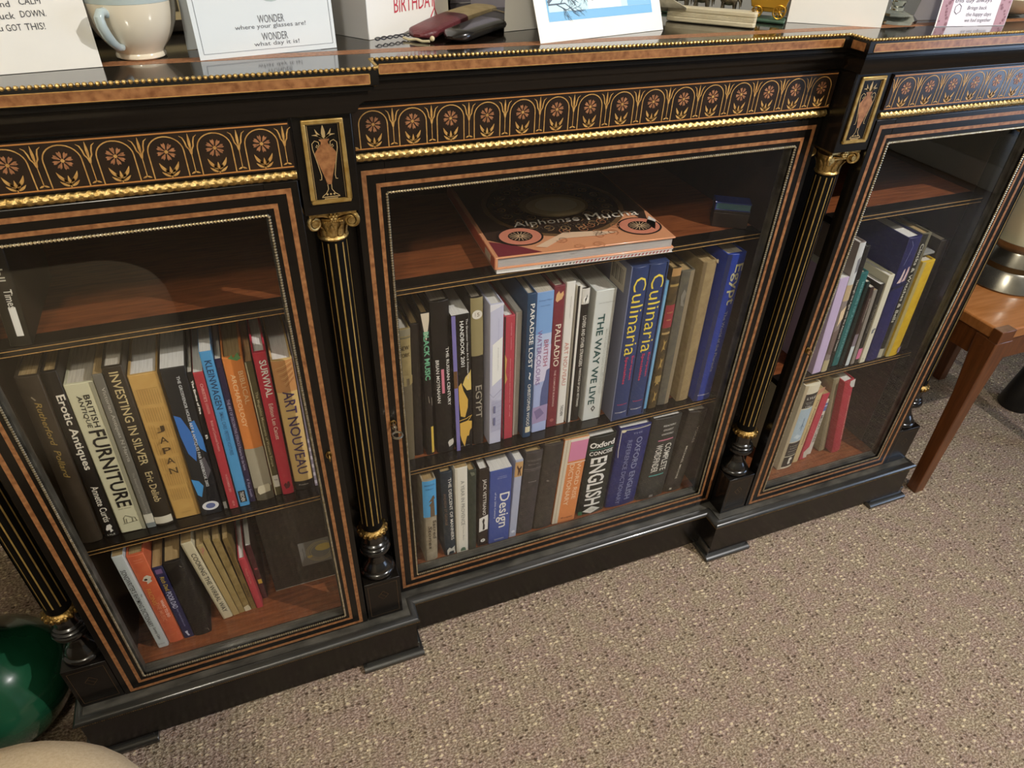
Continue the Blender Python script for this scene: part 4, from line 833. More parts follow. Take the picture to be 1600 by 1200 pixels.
book(R, .5822, .0436, .0086, .1752, -4.20, .14, '#3b2620', 'p', 'thin brown spine fading to white at its foot', [('r', -.5, .58, .5, .74, '#85787e', 'fade'), ('r', -.5, .74, .5, 1, '#ccd4d2', 'white_foot'), ('t', 'SNOWDONIA', .28, .30, .2, .4, '#b7aa98')], pages=PAGES)
book(R, .5950, .0433, .0088, .1679, -5.37, .14, '#8a8276', 'p', 'thin taupe spine between the brown spine and the one with a pink tab', [], pages=PAGET)
book(R, .6051, .0434, .0096, .1781, -4.32, .14, '#2c2820', 'p', 'thin black spine with a pink tab at its foot', [('r', -.5, .80, .5, .94, '#cf7394', 'pink_tab'), ('t', 'A Short History', .42, .36, 0, .4, '#9a927c')], pages=PAGEW)
book(R, .6174, .0410, .0138, .1952, -4.18, .16, '#d5cfb6', 'f', "cream book with a small grey motif on its spine, left of the navy book", [('p', [(-.2, .60), (.2, .585), (.4, .60), (.1, .62), (.2, .64), (-.2, .65)], '#777a78', 'motif'), ('t', '.', .95, .02, -.1, .1, '#6f6c5c')], pages=PAGEW)
book(R, .6426, .0425, .0309, .2657, -3.80, .20, '#28285a', 'h', 'large navy book with two pale figures on its spine, right of the cream book',
     [('p', [(-.34, .34), (-.2, .30), (-.12, .24), (-.04, .23), (.0, .26), (-.06, .34)], '#cfb9b4', 'figure'), ('p', [(-.02, .335), (.08, .30), (.16, .225), (.24, .22), (.28, .26), (.22, .33)], '#d2b3ac', 'figure'), ('s', [(-.3, .02), (-.1, .06), (-.2, .14), (-.3, .20)], .02, '#8d90b8', 'crease'), ('p', [(-.5, .36), (.5, .34), (.5, .37), (-.5, .39)], '#1a1b36', 'rule')], col2='#24244e', pages=PAGEW, rough=.4)
book(R, .6684, .0448, .0197, .2670, -2.97, .20, '#6d6852', 'h', 'grey-green book with white lettering on a black strip, left of the yellow book', [('r', -.5, 0, .0, 1, '#23221a', 'black_strip'), ('t', 'Clocks & Watches & Bells', .38, .62, -.24, .30, '#d4d0bc'), ('r', -.5, .92, .0, 1, '#b3ae98', 'foot_label')], pages=PAGET)
book(R, .6939, .0414, .0301, .2103, -2.55, .17, '#d6b42c', 'h', 'bright yellow cloth book on the shelf of the right section', [('r', -.5, 0, -.30, 1, '#b5a668', 'faded_edge'), ('p', [(.25, .92), (.45, .90), (.45, .97), (.3, .98)], '#8a7890', 'stain')], col2='#c9a21e', pages=PAGES, rough=.6)
book(R, .7345, .0500, .0200, .2438, -4.60, .20, '#2b251e', 'h', 'dark book standing apart at the right end, beyond the yellow one', [], pages=PAGES)
b = MB()
b.box(-.0135, .0135, 0, .08, 0, .0045)
o = b.build('cassette_case', mat('clear_plastic', '#8f908c', .2, spec=.6), None, bevel=.001, loc=(.6905, .052, .4085 + .2045), rot=(math.radians(4), math.radians(-2.5), 0))
tag(o, 'grey plastic case lying on top of the yellow book', 'case')
# ---- right section, floor
R = 'RB'
book(R, .5215, .0481, .0383, .2268, -.78, .16, '#dcd3b8', 'h', "fat cream price guide with black label blocks and a pale blue picture",
     [('r', -.32, .10, .46, .26, '#2d2a24', 'label_block'), ('t', 'LYLE', .145, .58, .08, .15, '#e8e4d6', 'h', .1), ('t', 'ANTIQUES', .195, .50, .05, .06, '#d6d0c0', 'h'), ('t', 'REVIEW', .213, .34, .05, .05, '#d6d0c0', 'h'), ('t', '1981', .24, .38, .06, .08, '#e8e4d6', 'h'), ('r', -.32, .27, .46, .66, '#a9bcc4', 'picture'),
      ('s', [(.0, .50), (.12, .45), (.24, .49)], .03, '#4d6f8c', 'drawing'), ('s', [(.12, .38), (.13, .53)], .03, '#4d6f8c', 'drawing'), ('p', [(-.2, .60), (.0, .57), (.3, .60), (.1, .63)], '#c9d6d8', 'drawing'), ('r', -.32, .67, .46, .835, '#2d2a24', 'label_block'), ('t', 'the identification', .71, .6, .08, .05, '#e0dac8', 'h'), ('t', 'Guide to', .74, .5, .08, .06, '#e0dac8', 'h'), ('t', 'Antiques', .775, .58, .08, .07, '#e0dac8', 'h'), ('t', 'and prices', .81, .5, .08, .05, '#e0dac8', 'h'),
      ('r', -.32, .845, .46, .97, '#2d2a24', 'label_block'), ('p', [(.0, .93), (.02, .90), (.0, .87), (.08, .855), (.20, .86), (.22, .88), (.14, .90), (.18, .94), (.06, .945)], '#e4decc', 'cameo'), ('r', -.5, 0, -.34, 1, '#c2b392', 'faded_edge')], pages=PAGET)
book(R, .5554, .0540, .0145, .2024, -.82, .14, '#c9b282', 'p', 'buff paperback with brown lettering, right of the fat cream guide', [('t', 'The Antique Collectors', .44, .62, .05, .40, '#6f5836'), ('p', [(-.5, 0), (.5, -.02), (.5, .04), (-.5, .07)], '#c08a6c', 'torn_top')], pages=PAGET)
book(R, .5771, .0560, .0177, .1824, -.90, .14, '#b93c4c', 'p', 'crimson paperback, third on the floor of the right section', [('p', [(-.2, .88), (.5, .80), (.5, .98), (.0, .98)], '#cfc6b2', 'price_sticker')], pages=PAGET)
book(R, .6011, .0643, .0132, .1561, -3.03, .12, '#d6d0c0', 'p', 'short white paperback with a blue band, leaning on the crimson one', [('r', -.5, .06, .5, .20, '#5b6aa0', 'blue_band'), ('r', -.5, .10, .5, .12, '#c9cad6', 'white_rule'), ('t', 'MINIATURES', .52, .5, .1, .44, '#5a5650')], pages=PAGET)
book(R, .6381, .0644, .0160, .2133, -11.07, .15, '#9d9274', 'h', 'leaning buff-grey book with a rounded spine, left of the red leaning one', [('t', 'BRITISH', .14, .14, .1, .3, '#7d7458'), ('r', -.5, 0, -.2, 1, '#857b60', 'shaded_joint')], col2='#8f8468', pages=PAGET, rough=.6)  # darker strip down the left of the spine
book(R, .6637, .0504, .0238, .2119, -12.45, .15, '#b23a44', 'h', 'red cloth book leaning furthest, with a torn white corner at its top', [('t', 'COLLECTING FOR PLEASURE', .52, .62, .30, .14, '#dcae9a'), ('p', [(.0, .0), (.5, -.005), (.5, .10), (.2, .09), (.0, .05)], '#cfcac0', 'torn_corner')], col2='#a8323c', pages=PAGEW, rough=.6)
# ---- centre section, upper shelf
a = math.radians(-3.4)
mg = empty('magazine', (-.008, .055, .7069), (0, 0, a), 'thin white magazine with printed edge lying beneath the large art book', 'magazine')
b = MB(); b.box(-.136, .134, .001, .270, 0, .0042); b.build('page_block', PAGEW, mg)
b = MB(); b.box(-.1365, .135, 0, .272, .0042, .0047); b.box(-.1365, .135, 0, .272, -.0004, 0); b.box(-.1370, -.1362, 0, .272, -.0004, .0047); b.build('cover', paint('#e2ddd8', .3), mg)
b = MB()
for k in range(26):
    x = -.02 + .0058*k; b.face([(x, .0003, .0004), (x + .0022, .0003, .0004), (x + .0042, .0003, .0040), (x + .002, .0003, .0040)])
b.build('edge_print', paint('#a8484c'), mg, fix=False)
b = MB()
for k in range(14):
    x = -.072 + .0036*k + .0016*((k*7) % 3); b.face([(x, .0002, .0008), (x + .0016, .0002, .0008), (x + .0022, .0002, .0034), (x + .0009, .0002, .0034)])
b.build('edge_lettering', paint('#2c2a2a'), mg, fix=False)
ab = empty('book', (-.008, .0555, .7118), (0, 0, a), 'large art book with a peach and black ornamental cover lying flat on the upper shelf', 'book')
b = MB(); b.box(-.134, .133, .003, .268, .0026, .0160); b.build('page_block', mat('grey_page_edges', '#b9b6b2', .7, col2='#9c9894', nscale=40, stretch=(1, 1, 60)), ab)
cv = MB(); cv.box(-.1365, .1365, 0, .272, .0160, .0186); cv.box(-.1365, .1365, 0, .272, 0, .0026); cv.box(-.1395, -.1350, 0, .272, .0002, .0184)
cv.build('cover', mat('art_cover', '#dc9a70', .25, coat=.3), ab, bevel=.001)
b = MB(); b.box(-.1400, -.1394, .0006, .2715, .0012, .0176); b.build('spine', paint('#c9664e', .3), ab); b = MB(); b.box(-.1404, -.1399, .02, .045, .004, .0145); b.build('spine_label', paint('#e0d2b8', .3), ab)
def art(pts, col, lift, name='cover_art'):
    q = MB(); q.face([(x, y, .0186 + lift) for x, y in pts]); return q.build(name, paint(col, .25), ab, fix=False)
def disc(cx, cy, rx, ry, n=28, a0=0, a1=2*math.pi): return [(cx + rx*math.cos(a0 + (a1 - a0)*i/n), cy + ry*math.sin(a0 + (a1 - a0)*i/n)) for i in range(n + (1 if a1 - a0 < 6.28 else 0))]
art([(-.134, .002), (-.070, .002), (-.10, .03), (-.134, .05)], '#7a3038', .0002)
art([(.134, .10), (.134, .27), (-.134, .27), (-.134, .055), (-.105, .030), (-.085, .028), (-.088, .085), (-.02, .115), (.07, .118), (.108, .10), (.118, .05)], '#3a2a22', .0002)
art(disc(0, .150, .112, .112), '#6d5236', .0003)
art(disc(0, .150, .104, .104), '#33261e', .0004)
art(disc(.002, .150, .056, .044, 40), '#8d7750', .00045); art(disc(.004, .146, .048, .036, 40), '#b9a47a', .0005)
art(disc(.006, .150, .034, .026, 40), '#cbbd98', .0006)
def curls(cx, cy, n, R0, col, w, lift):
    q = MB()
    for k in range(n):
        t0 = 2*math.pi*k/n; px, py = cx + R0*math.cos(t0), cy + R0*math.sin(t0)
        pts = [(px + (.010 - .0007*i)*math.cos(t0 + i*.75), py + (.010 - .0007*i)*math.sin(t0 + i*.75)) for i in range(13)]
        P = [Vector((p[0], p[1], 0)) for p in pts]
        for i in range(len(P) - 1):
            d = (P[i+1] - P[i]).normalized(); nn = Vector((-d.y, d.x, 0))*w
            q.face([(v.x, v.y, .0186 + lift) for v in (P[i] + nn, P[i] - nn, P[i+1] - nn, P[i+1] + nn)])
    q.build('cover_scroll', paint(col, .25), ab, fix=False)
curls(0, .150, 22, .085, '#a8875c', .0007, .0007); curls(0, .150, 15, .060, '#8a6c48', .0006, .0007)
for cx, cy in ((-.085, .055), (.100, .046)):
    art(disc(cx, cy, .034, .030), '#2c2220', .0008); art(disc(cx, cy, .031, .027), '#d4866c', .0009); art(disc(cx, cy, .018, .016), '#33261f', .0010)
    q = MB()
    for k in range(16):
        t = 2*math.pi*k/16; c, s_ = math.cos(t), math.sin(t)
        q.face([(cx + c*.002 - s_*.0005, cy + s_*.002 + c*.0005, .0197), (cx + c*.016 - s_*.0005, cy + s_*.014 + c*.0005, .0197), (cx + c*.016 + s_*.0005, cy + s_*.014 - c*.0005, .0197), (cx + c*.002 + s_*.0005, cy + s_*.002 - c*.0005, .0197)])
    q.build('cover_rosette', paint('#d9b890', .25), ab, fix=False)
curls(.045, .055, 5, .020, '#b87852', .0006, .0009); curls(.0, .03, 6, .030, '#c2805a', .0005, .0009)
art([(-.075, .018), (-.02, .052), (.03, .045), (.06, .035), (.03, .030), (-.03, .033), (-.06, .012)], '#e6c3a2', .0009)
art([(.118, .03), (.134, .06), (.130, .075), (.112, .05)], '#e4dcd2', .0009)
letter_obj('title_lettering', [('Alphonse', -.032, .0905, .105, .022, False, .1, .0), ('Mucha', .075, .0935, .085, .022, False, .1, .0)], lambda x, y: (x, y, .0199), paint('#efe4d2', .25), ab)
letter_obj('title_lettering', [('MASTERWORKS', .004, .0725, .118, .0085, False, 0, 0)], lambda x, y: (x, y, .0199), paint('#4a4034', .25), ab)
bx_ = empty('box', (.259, .0935, .7063), (0, 0, math.radians(-30)), "added dark box propping up the small blue block on the upper shelf", 'box')  # made-up support, added only to raise the blue block
b = MB(); b.box(-.0275, .0275, 0, .028, 0, .024); b.build('box_body', MAHOD, bx_, bevel=.001)
b = MB(); b.box(-.0275, .0275, 0, .028, .0242, .0275); b.build('lid', MAHOD, bx_, bevel=.0006)
bb = empty('book', (.259, .0935, .7340), (0, 0, math.radians(-30)), 'small dark blue book shape added for a reflection in the glass, right of upper shelf', 'book')  # added solid standing for a blue reflection in the door glass
b = MB(); b.box(-.0275, .0275, 0, .028, .0112, .013); b.box(-.0275, .0275, 0, .028, 0, .0018); b.box(-.0275, -.0255, 0, .028, 0, .013); b.build('cover', paint('#27346e', .25), bb, bevel=.0006)
b = MB(); b.box(-.0255, .0265, .001, .027, .0018, .0112); b.build('page_block', mat('teal_edges', '#3c5f66', .5), bb)
# ------------------------------------------------------------------ things on top of the bookcase (top at z = 1.0)
ZT = 1.0004
CARDW = mat('white_card', '#eceae4', .55, col2='#e4e2dc', nscale=8)
def card(name_label, x0, y0, x1, y1, h, lean, cat='card', m=None, back=True, name='greeting_card', fold=.05):
    """folded card standing on its lower edges; local x along the front leaf, z up the leaf."""
    L_ = math.hypot(x1 - x0, y1 - y0); ang = math.atan2(y1 - y0, x1 - x0); ln = math.radians(lean)
    root = empty(name, (x0, y0, ZT), (0, 0, ang), name_label, cat)
    fr = MB(); fr.box(0, L_, 0, .0006, 0, h)
    f = fr.build('front_leaf', m or CARDW, root, rot=(-ln, 0, 0))
    if back:
        top = h*math.sin(ln); bl = math.atan2(fold + top, h*math.cos(ln)) if False else None
        yb = (top + .004 if lean > 15 else 2*top + .018) if lean > 4 else .05
        b_ = MB(); tz, ty = h*math.cos(ln), h*math.sin(ln) + .0008
        b_.face([(0, ty, tz), (L_, ty, tz), (L_, yb, 0), (0, yb, 0)]); b_.face([(0, ty + .0006, tz), (L_, ty + .0006, tz), (L_, yb + .0006, 0), (0, yb + .0006, 0)])
        b_.face([(0, yb, 0), (L_, yb, 0), (L_, yb + .0006, 0), (0, yb + .0006, 0)])
        b_.build('back_leaf', m or CARDW, root)
    return root, f, L_
def on_leaf(f):
    return lambda px, pz: (px, -.0003, pz)
def patch(f, nm, pts, col, lift=.0002, rough=.5):
    q = MB(); q.face([(x, -lift, z) for x, z in pts]); return q.build(nm, paint(col, rough), f, fix=False)
def lines(f, nm, pts, w, col, lift=.0003):
    q = MB(); stroke(q, pts, w, -lift); return q.build(nm, paint(col, .5), f, fix=False)
INK = paint('#3c3c44', .5)
# 1 handwritten card, far left
r, f, L_ = card('white card with black handwritten capitals, left of the teacup', -.699, .004, -.5425, .0275, .165, 8)
letter_obj('handwriting', [('CALM', L_ - .0393, .0535, .0160, .0048, False, .1, 0), ('nd', L_ - .0576, .0522, .0068, .0044, False, 0, 0), ('DOWN.', L_ - .0398, .0443, .0187, .0050, False, .05, 0), ('uck', L_ - .0588, .0436, .0107, .0050, False, .0, 0),
           ('GOT', L_ - .0570, .0347, .0112, .0050, False, 0, 0), ('THIS!', L_ - .0414, .0347, .0146, .0052, False, 0, 0), ('u', L_ - .0665, .0340, .0030, .0030, False, 0, 0)], on_leaf(f), INK, f)
# 2 teacup
cup = empty('teacup', (-.511, .064, ZT), (0, 0, 0), 'cream teacup with a pale blue handle and rim band, beside the handwritten card', 'cup')
CREAM = mat('cream_glaze', '#e6dcc6', .12, spec=.5, coat=.6); BLUEG = mat('pale_blue_glaze', '#b4c2c2', .12, spec=.5, coat=.6)
b = MB()
outer = [(.0205, 0), (.0222, .0012), (.0222, .0034), (.0212, .0052), (.0226, .0078), (.0280, .0140), (.0330, .0215), (.0368, .0300), (.0392, .0400), (.0402, .0490), (.0406, .0540)]
inner = [(.0397, .0540), (.0388, .0480), (.0368, .0370), (.0325, .0240), (.0240, .0130), (.0120, .0085), (.0005, .0080)]
b.lathe([(.0005, .0015), (.0180, .0015)] + outer + inner, seg=48)
b.build('bowl', CREAM, cup)
b = MB(); b.lathe([(.0398, .0485), (.0405, .0490), (.0408, .0538), (.0402, .0544), (.0397, .0540)], seg=48); b.build('rim_band', BLUEG, cup)
b = MB(); d = Vector((-.44, -.90, 0)).normalized(); pts = []
for rr, z in ((.0375, .0415), (.0420, .0440), (.0470, .0440), (.0505, .0405), (.0500, .0340), (.0465, .0265), (.0410, .0195), (.0350, .0145), (.0285, .0130)):
    pts.append(d*rr + Vector((0, 0, z)))
b.tube(pts, [.0036, .0036, .0038, .0042, .0044, .0044, .0040, .0036, .0032], 12); b.build('handle', BLUEG, cup)
# 3 picture frame behind the cup
def pic_frame(nm, x0, y0, x1, y1, h, lean, wood, mount, picture, label):
    L_ = math.hypot(x1 - x0, y1 - y0); ang = math.atan2(y1 - y0, x1 - x0)
    root = empty(nm, (x0, y0, ZT + .0002), (-math.radians(lean)*0, 0, ang), label, 'picture frame')
    w = .012; t = .012
    q = MB()
    for a, c, d_, e in ((0, L_, 0, w), (0, L_, h - w, h), (0, w, w, h - w), (L_ - w, L_, w, h - w)): q.box(a, c, 0, t, d_, e)
    R_ = (-math.radians(lean), 0, 0)
    fo = q.build('frame', wood, root, bevel=.0015, rot=R_)
    q = MB(); q.box(w, L_ - w, .003, .005, w, h - w); q.build('mount', mount, root, rot=R_)
    q = MB(); q.box(w + .008, L_ - w - .008, .0022, .0032, w + .008, h - w - .008); q.build('picture', picture, root, rot=R_)
    q = MB(); q.face([(L_/2 - .012, .012 + h*.6*math.sin(math.radians(lean)), h*.6), (L_/2 + .012, .012 + h*.6*math.sin(math.radians(lean)), h*.6), (L_/2 + .02, .085, 0), (L_/2 - .02, .085, 0)])
    q.build('strut', wood, root)
    return root
pic_frame('picture_frame', -.590, .152, -.452, .170, .19, 10, mat('dark_frame', '#2a211b', .35), mat('cream_mount', '#d2c197', .6), mat('dark_photo', '#5f5747', .3, col2='#393227', nscale=60), 'dark picture frame with a cream mount, standing behind the teacup')
# 4 WONDER card
r, f, L_ = card('pale card reading WONDER where your glasses are, right of the teacup', -.4600, .0315, -.3275, .0605, .165, 3, m=mat('pale_blue_card', '#dfe6ea', .5))
cx = L_*.56
letter_obj('printed_verse', [('WONDER', cx - .003, .0310, .0255, .0068, False, 0, 0), ('where your glasses are!', cx - .004, .0245, .0690, .0050, False, 0, 0), ('WONDER', cx - .002, .0158, .0255, .0068, False, 0, 0), ('what day it is!', cx - .001, .0092, .0450, .0048, False, 0, 0)], on_leaf(f), paint('#6b6d74', .5), f)
lines(f, 'border', [(.0045, .16), (.0045, .0048), (L_ - .0035, .0048), (L_ - .0035, .16)], .0005, '#6f7480')
patch(f, 'picture', [(cx + .0190*math.cos(t*math.pi/14), .0660 + .0210*math.sin(t*math.pi/14)) for t in range(28)], '#b4c4c4')
patch(f, 'picture_detail', [(cx + .0120*math.cos(t*math.pi/9), .0610 + .0110*math.sin(t*math.pi/9)*(1 + .3*(t % 2))) for t in range(18)], '#8a9196', .0004)
# 5 white frame behind
pic_frame('picture_frame', -.352, .196, -.262, .192, .16, 6, mat('white_frame', '#d6d0c0', .4), mat('grey_mount', '#8e949a', .6), mat('blue_photo', '#3d4a5c', .3, col2='#2a313c', nscale=60), 'white picture frame on a dark foot, between the WONDER card and the birthday card')
# 6 birthday card
r, f, L_ = card('white birthday card with red handwritten capitals, standing open', -.2870, .0900, -.1760, .1590, .150, 3, back=False)
ang = math.atan2(.1590 - .0900, -.1760 + .2870)
b = MB(); b.box(-.0006, 0, .0008, .075, 0, .150); s_ = b.build('side_leaf', mat('grey_card_leaf', '#c2c2c4', .55), r, rot=(0, 0, math.radians(6)))
letter_obj('handwriting', [('BIRTHDAY', .0745, .0290, .0680, .0150, False, .12, .0), ('Happy', .040, .0490, .050, .013, False, .15, 0)], on_leaf(f), paint('#c23a4c', .5), f)
lines(f, 'pen_flourish', [(.1060, .060), (.1060, .020), (.0990, .0110)], .0016, '#c23a4c'); lines(f, 'pen_flourish', [(.1060, .020), (.1095, .0120)], .0014, '#c23a4c')
# 7 twisted black wire
b = MB()
for ph in (0, math.pi):
    b.tube([(-.284 + .076*t/40, .076 + .030*t/40 + .0022*math.cos(t*.8 + ph), ZT + .0020 + .0014*math.sin(t*.8 + ph) + .0012) for t in range(41)], .0007, 6)
tag(b.build('wire', paint('#33343c', .35)), 'thin twisted black wire lying in front of the birthday card', 'wire')
# 8 maroon and cream soft case
def strap(name, label, cat, p0, p1, w0, w1, th, m1, m2, nm1, nm2, split, seg=14, rise=0):
    A, B_ = Vector(p0), Vector(p1); d = (B_ - A); L_ = d.length; ang = math.atan2(d.y, d.x)
    root = empty(name, (A.x, A.y, ZT), (0, 0, ang), label, cat)
    def piece(t0, t1, m, nm):
        q = MB(); rows = []
        for i in range(seg + 1):
            t = t0 + (t1 - t0)*i/seg; w = (w0 + (w1 - w0)*t)/2
            e = min(1, (t/.06)**.5 if t < .06 else 1, ((1 - t)/.04)**.5 if t > .96 else 1); e = max(e, .25)
            zc = th/2*1.0 + rise*math.sin(math.pi*t*.9)
            rows.append([(L_*t, w*e*math.copysign(abs(math.cos(a))**.5, math.cos(a)), zc + th/2*e*math.copysign(abs(math.sin(a))**.7, math.sin(a))) for a in [2*math.pi*k/16 for k in range(16)]])
        q.grid(rows, close=True); q.face(rows[0][::-1]); q.face(rows[-1]); return q.build(nm, m, root)
    piece(0, split, m1, nm1); piece(split, 1, m2, nm2)
    return root, L_
MAROON = mat('maroon_leather', '#6d3033', .42, col2='#58252a', nscale=40, bump=.3, bscale=300)
rt, L_ = strap('spectacle_case', 'maroon and cream soft case lying in front of the birthday card', 'case', (-.2390, .0730, 0), (-.1080, .2150, 0), .034, .036, .011, MAROON, mat('cream_suede', '#cdbb94', .8, col2='#bda981', nscale=60), 'maroon_half', 'cream_half', .50, rise=.004)
b = MB(); b.tube([(-.0015, -.016, .0018), (-.003, -.008, .0012), (-.001, 0, .0022), (-.003, .008, .0012), (-.001, .016, .0022)], .0014, 6); b.ball((.002, -.0175, .004), .0028); b.build('cream_edging', mat('cream_edging', '#d4c7a2', .6), rt)
# 9 black case with a floppy flap
rt, L_ = strap('spectacle_case', 'long black leather case with a loose grey flap, beside the maroon case', 'case', (-.2080, .0530, 0), (-.0480, .1980, 0), .030, .052, .012, mat('black_leather', '#191614', .25, coat=.4), mat('charcoal_leather', '#3b3733', .5, col2='#2b2825', nscale=90, bump=.3), 'hard_end', 'soft_flap', .42, rise=.002)
b = MB(); b.tube([(L_*.52, -.020, .0145), (L_*.56, -.006, .0150), (L_*.60, .010, .0150), (L_*.62, .019, .0140)], .0008, 6); b.build('stitch_line', mat('pale_stitch', '#8f836a', .7), rt)
# 10 grey card with pen lettering
r, f, L_ = card('grey-lilac folded card with a line of pen script, behind the black case', -.1180, .2460, -.0220, .2720, .110, 9, m=mat('lilac_grey_card', '#a6a0aa', .6))
letter_obj('pen_script', [('a gift for you x', .060, .0165, .052, .0050, False, .2, 0)], on_leaf(f), paint('#55505c', .5), f)
# 11 olive pouch
b = MB(); b.ball((0, 0, .042), .045, 20, 12, 0, (1.0, .75, .95)); b.lathe([(.020, .078), (.014, .086), (.022, .100)], seg=20)
tag(b.build('pouch', mat('olive_pouch', '#55491f', .55, col2='#3d3415', nscale=50, bump=.3), None, loc=(-.128, .330, ZT)), 'olive brown drawstring pouch standing behind the spectacle cases', 'pouch')
# 12 tree card
r, f, L_ = card('white card with a light blue mounted picture of a dark tree branch', -.1100, .0330, .0725, .0765, .165, 24)
patch(f, 'blue_mount', [(.0165, .0205), (L_ - .0145, .0205), (L_ - .0145, .150), (.0165, .150)], '#6fb0dc')
patch(f, 'picture', [(.0185, .0300), (L_ - .0165, .0300), (L_ - .0165, .145), (.0185, .145)], '#bfe0ec', .0004)
patch(f, 'picture_sky', [(.075, .0302), (.125, .0302), (.120, .145), (.070, .145)], '#e6ecea', .0005); patch(f, 'picture_sky', [(.135, .0302), (L_ - .0165, .0302), (L_ - .0165, .145), (.130, .145)], '#7db8e0', .0005)
tw = MB(); rng = random.Random(4)
def twig(p, a, l, w, n):
    q = (p[0] + l*math.cos(a), p[1] + l*math.sin(a)); stroke(tw, [p, q], [w, w*.7], -.0007)
    if n:
        for k in range(3): twig((p[0] + (q[0] - p[0])*(.45 + .27*k), p[1] + (q[1] - p[1])*(.45 + .27*k)), a + rng.uniform(-.9, .9), l*.62, w*.62, n - 1)
twig((.0187, .0395), .60, .032, .0034, 4); twig((.0187, .0375), .02, .024, .0018, 4); twig((.0187, .0430), .95, .034, .0026, 4); twig((.030, .0455), .30, .024, .0016, 4)
tw.build('branch', paint('#34485e', .5), f, fix=False)
# 13 bone fan and lace
fan = empty('folding_fan', (.200, .0640, ZT), (0, 0, math.radians(142)), 'closed bone folding fan with cream sticks, lying right of the tree card', 'fan')
BONE = mat('bone', '#d2c8ac', .4, col2='#bfb394', nscale=18, stretch=(2, 12, 12))
zz = .0006
for k, th_ in enumerate((.0058, .0011, .0011, .0011, .0011, .0058)):
    q = MB(); w = .0125 - .0006*k
    q.prism([(0, -w*.6), (.003, -w*.95), (.012, -w), (.100, -w*.74), (.108, -w*.62), (.112, -w*.35), (.112, w*.35), (.108, w*.62), (.100, w*.74), (.012, w), (.003, w*.95), (0, w*.6)], 2, zz, zz + th_)
    q.build('guard' if th_ > .004 else 'stick', BONE, fan, bevel=.0012 if th_ > .004 else .0003); zz += th_ + .0002
b = MB(); b.tube([(.006, 0, 0.0003), (.006, 0, .0195)], .0018, 8); b.build('rivet', GILTD, fan)
LACE = mat('cream_lace', '#c4bda8', .7, col2='#a39c88', nscale=120, bump=.5)
b = MB(); rows = []
for i in range(13):
    t = i/12; rows.append([(.088 + .050*t, -.018 + .036*e/6, .006 + .028*(.5 + .5*math.cos(e*math.pi)) * t * .8 + .002*e) for e in range(7)])
b.grid(rows); q = b.build('lace_leaf', LACE, fan); sm = q.modifiers.new('thick', 'SOLIDIFY'); sm.thickness = .0008
# 14 model coach and horses
co = empty('model_coach', (.215, .132, ZT), (0, 0, math.radians(-43)), 'gilt model coach drawn by small bronze horses on a green base, behind the bone fan', 'model')
b = MB(); b.box(-.095, .068, -.018, .018, 0, .0040); b.build('base', mat('green_base', '#3c5f48', .5, col2='#2c4636', nscale=50), co, bevel=.0015)
GOLDP = mat('bright_gilt', '#d2a13a', .3, metal=.8); BRZ = mat('dark_bronze', '#4a4030', .35, metal=.6, col2='#8a8068', nscale=150)
def wheel(x, y, R_):
    q = MB(); ring(q, (x, y, .0042 + R_), R_ - .0008, .0009, 1, n=20)
    for k in range(8):
        a_ = math.pi*k/4; q.tube([(x, y, .0042 + R_), (x + (R_ - .001)*math.cos(a_), y, .0042 + R_ + (R_ - .001)*math.sin(a_))], .0006, 5)
    q.ball((x, y, .0042 + R_), .0016); q.build('wheel', GOLDP, co)
for x, R_ in ((.058, .0085), (.030, .0072)):
    for y in (-.011, .011): wheel(x, y, R_)
b = MB(); b.prism([(.022, .016), (.064, .016), (.068, .030), (.060, .036), (.026, .036), (.018, .028)], 1, -.009, .009); b.prism([(.024, .037), (.062, .037), (.058, .043), (.028, .043)], 1, -.008, .008); b.box(.030, .058, -.002, .002, .0105, .0165); b.build('coach_body', GOLDP, co, bevel=.001)
def pony(x, y):
    q = MB()
    q.ball((x, y, .021), .0085, 12, 8, 0, (1.35, .62, .75)); q.tube([(x - .009, y, .023), (x - .0135, y, .030), (x - .0155, y, .034)], [.0042, .0032, .0024], 8); q.ball((x - .0185, y, .0325), .0032, 8, 6, 0, (1.5, .75, .8))
    for sx in (-1, 1):
        for sy in (-1, 1):
            q.tube([(x + sx*.007, y + sy*.003, .019), (x + sx*.0078, y + sy*.003, .0115), (x + sx*.0070, y + sy*.003, .0043)], [.0024, .0014, .0012], 6)
    q.tube([(x + .011, y, .024), (x + .0145, y, .019), (x + .0150, y, .012)], [.0012, .0014, .0005], 6)
    q.build('horse', BRZ, co)
for x in (-.008, -.044, -.080 + .008):
    for y in (-.0085, .0085): pony(x, y)
# 15 blank card, 16 glass, 17 verse card, 18 dish and box
r, f, L_ = card('blank white back of a greeting card, angled beside the glass goblet', .2700, .0885, .3745, .0290, .150, 5)
gl = empty('goblet', (.4285, .062, ZT), (0, 0, 0), 'clear cut-glass goblet with an octagonal foot, right of the blank card', 'glass')
CLEAR = bpy.data.materials.new('clear_crystal'); CLEAR.use_nodes = True
pb = CLEAR.node_tree.nodes['Principled BSDF']; pb.inputs['Transmission Weight'].default_value = 1; pb.inputs['Roughness'].default_value = .03; pb.inputs['IOR'].default_value = 1.48; pb.inputs['Base Color'].default_value = (.90, .96, .90, 1)
b = MB(); b.lathe([(.0005, 0), (.0290, 0), (.0295, .004), (.0240, .009), (.0130, .013), (.0005, .014)], seg=8, smooth=False); b.build('foot', CLEAR, gl)
b = MB(); b.lathe([(.0005, .0142), (.0095, .0145), (.0075, .020), (.0100, .026), (.0005, .0265)], seg=16); b.build('stem', CLEAR, gl)
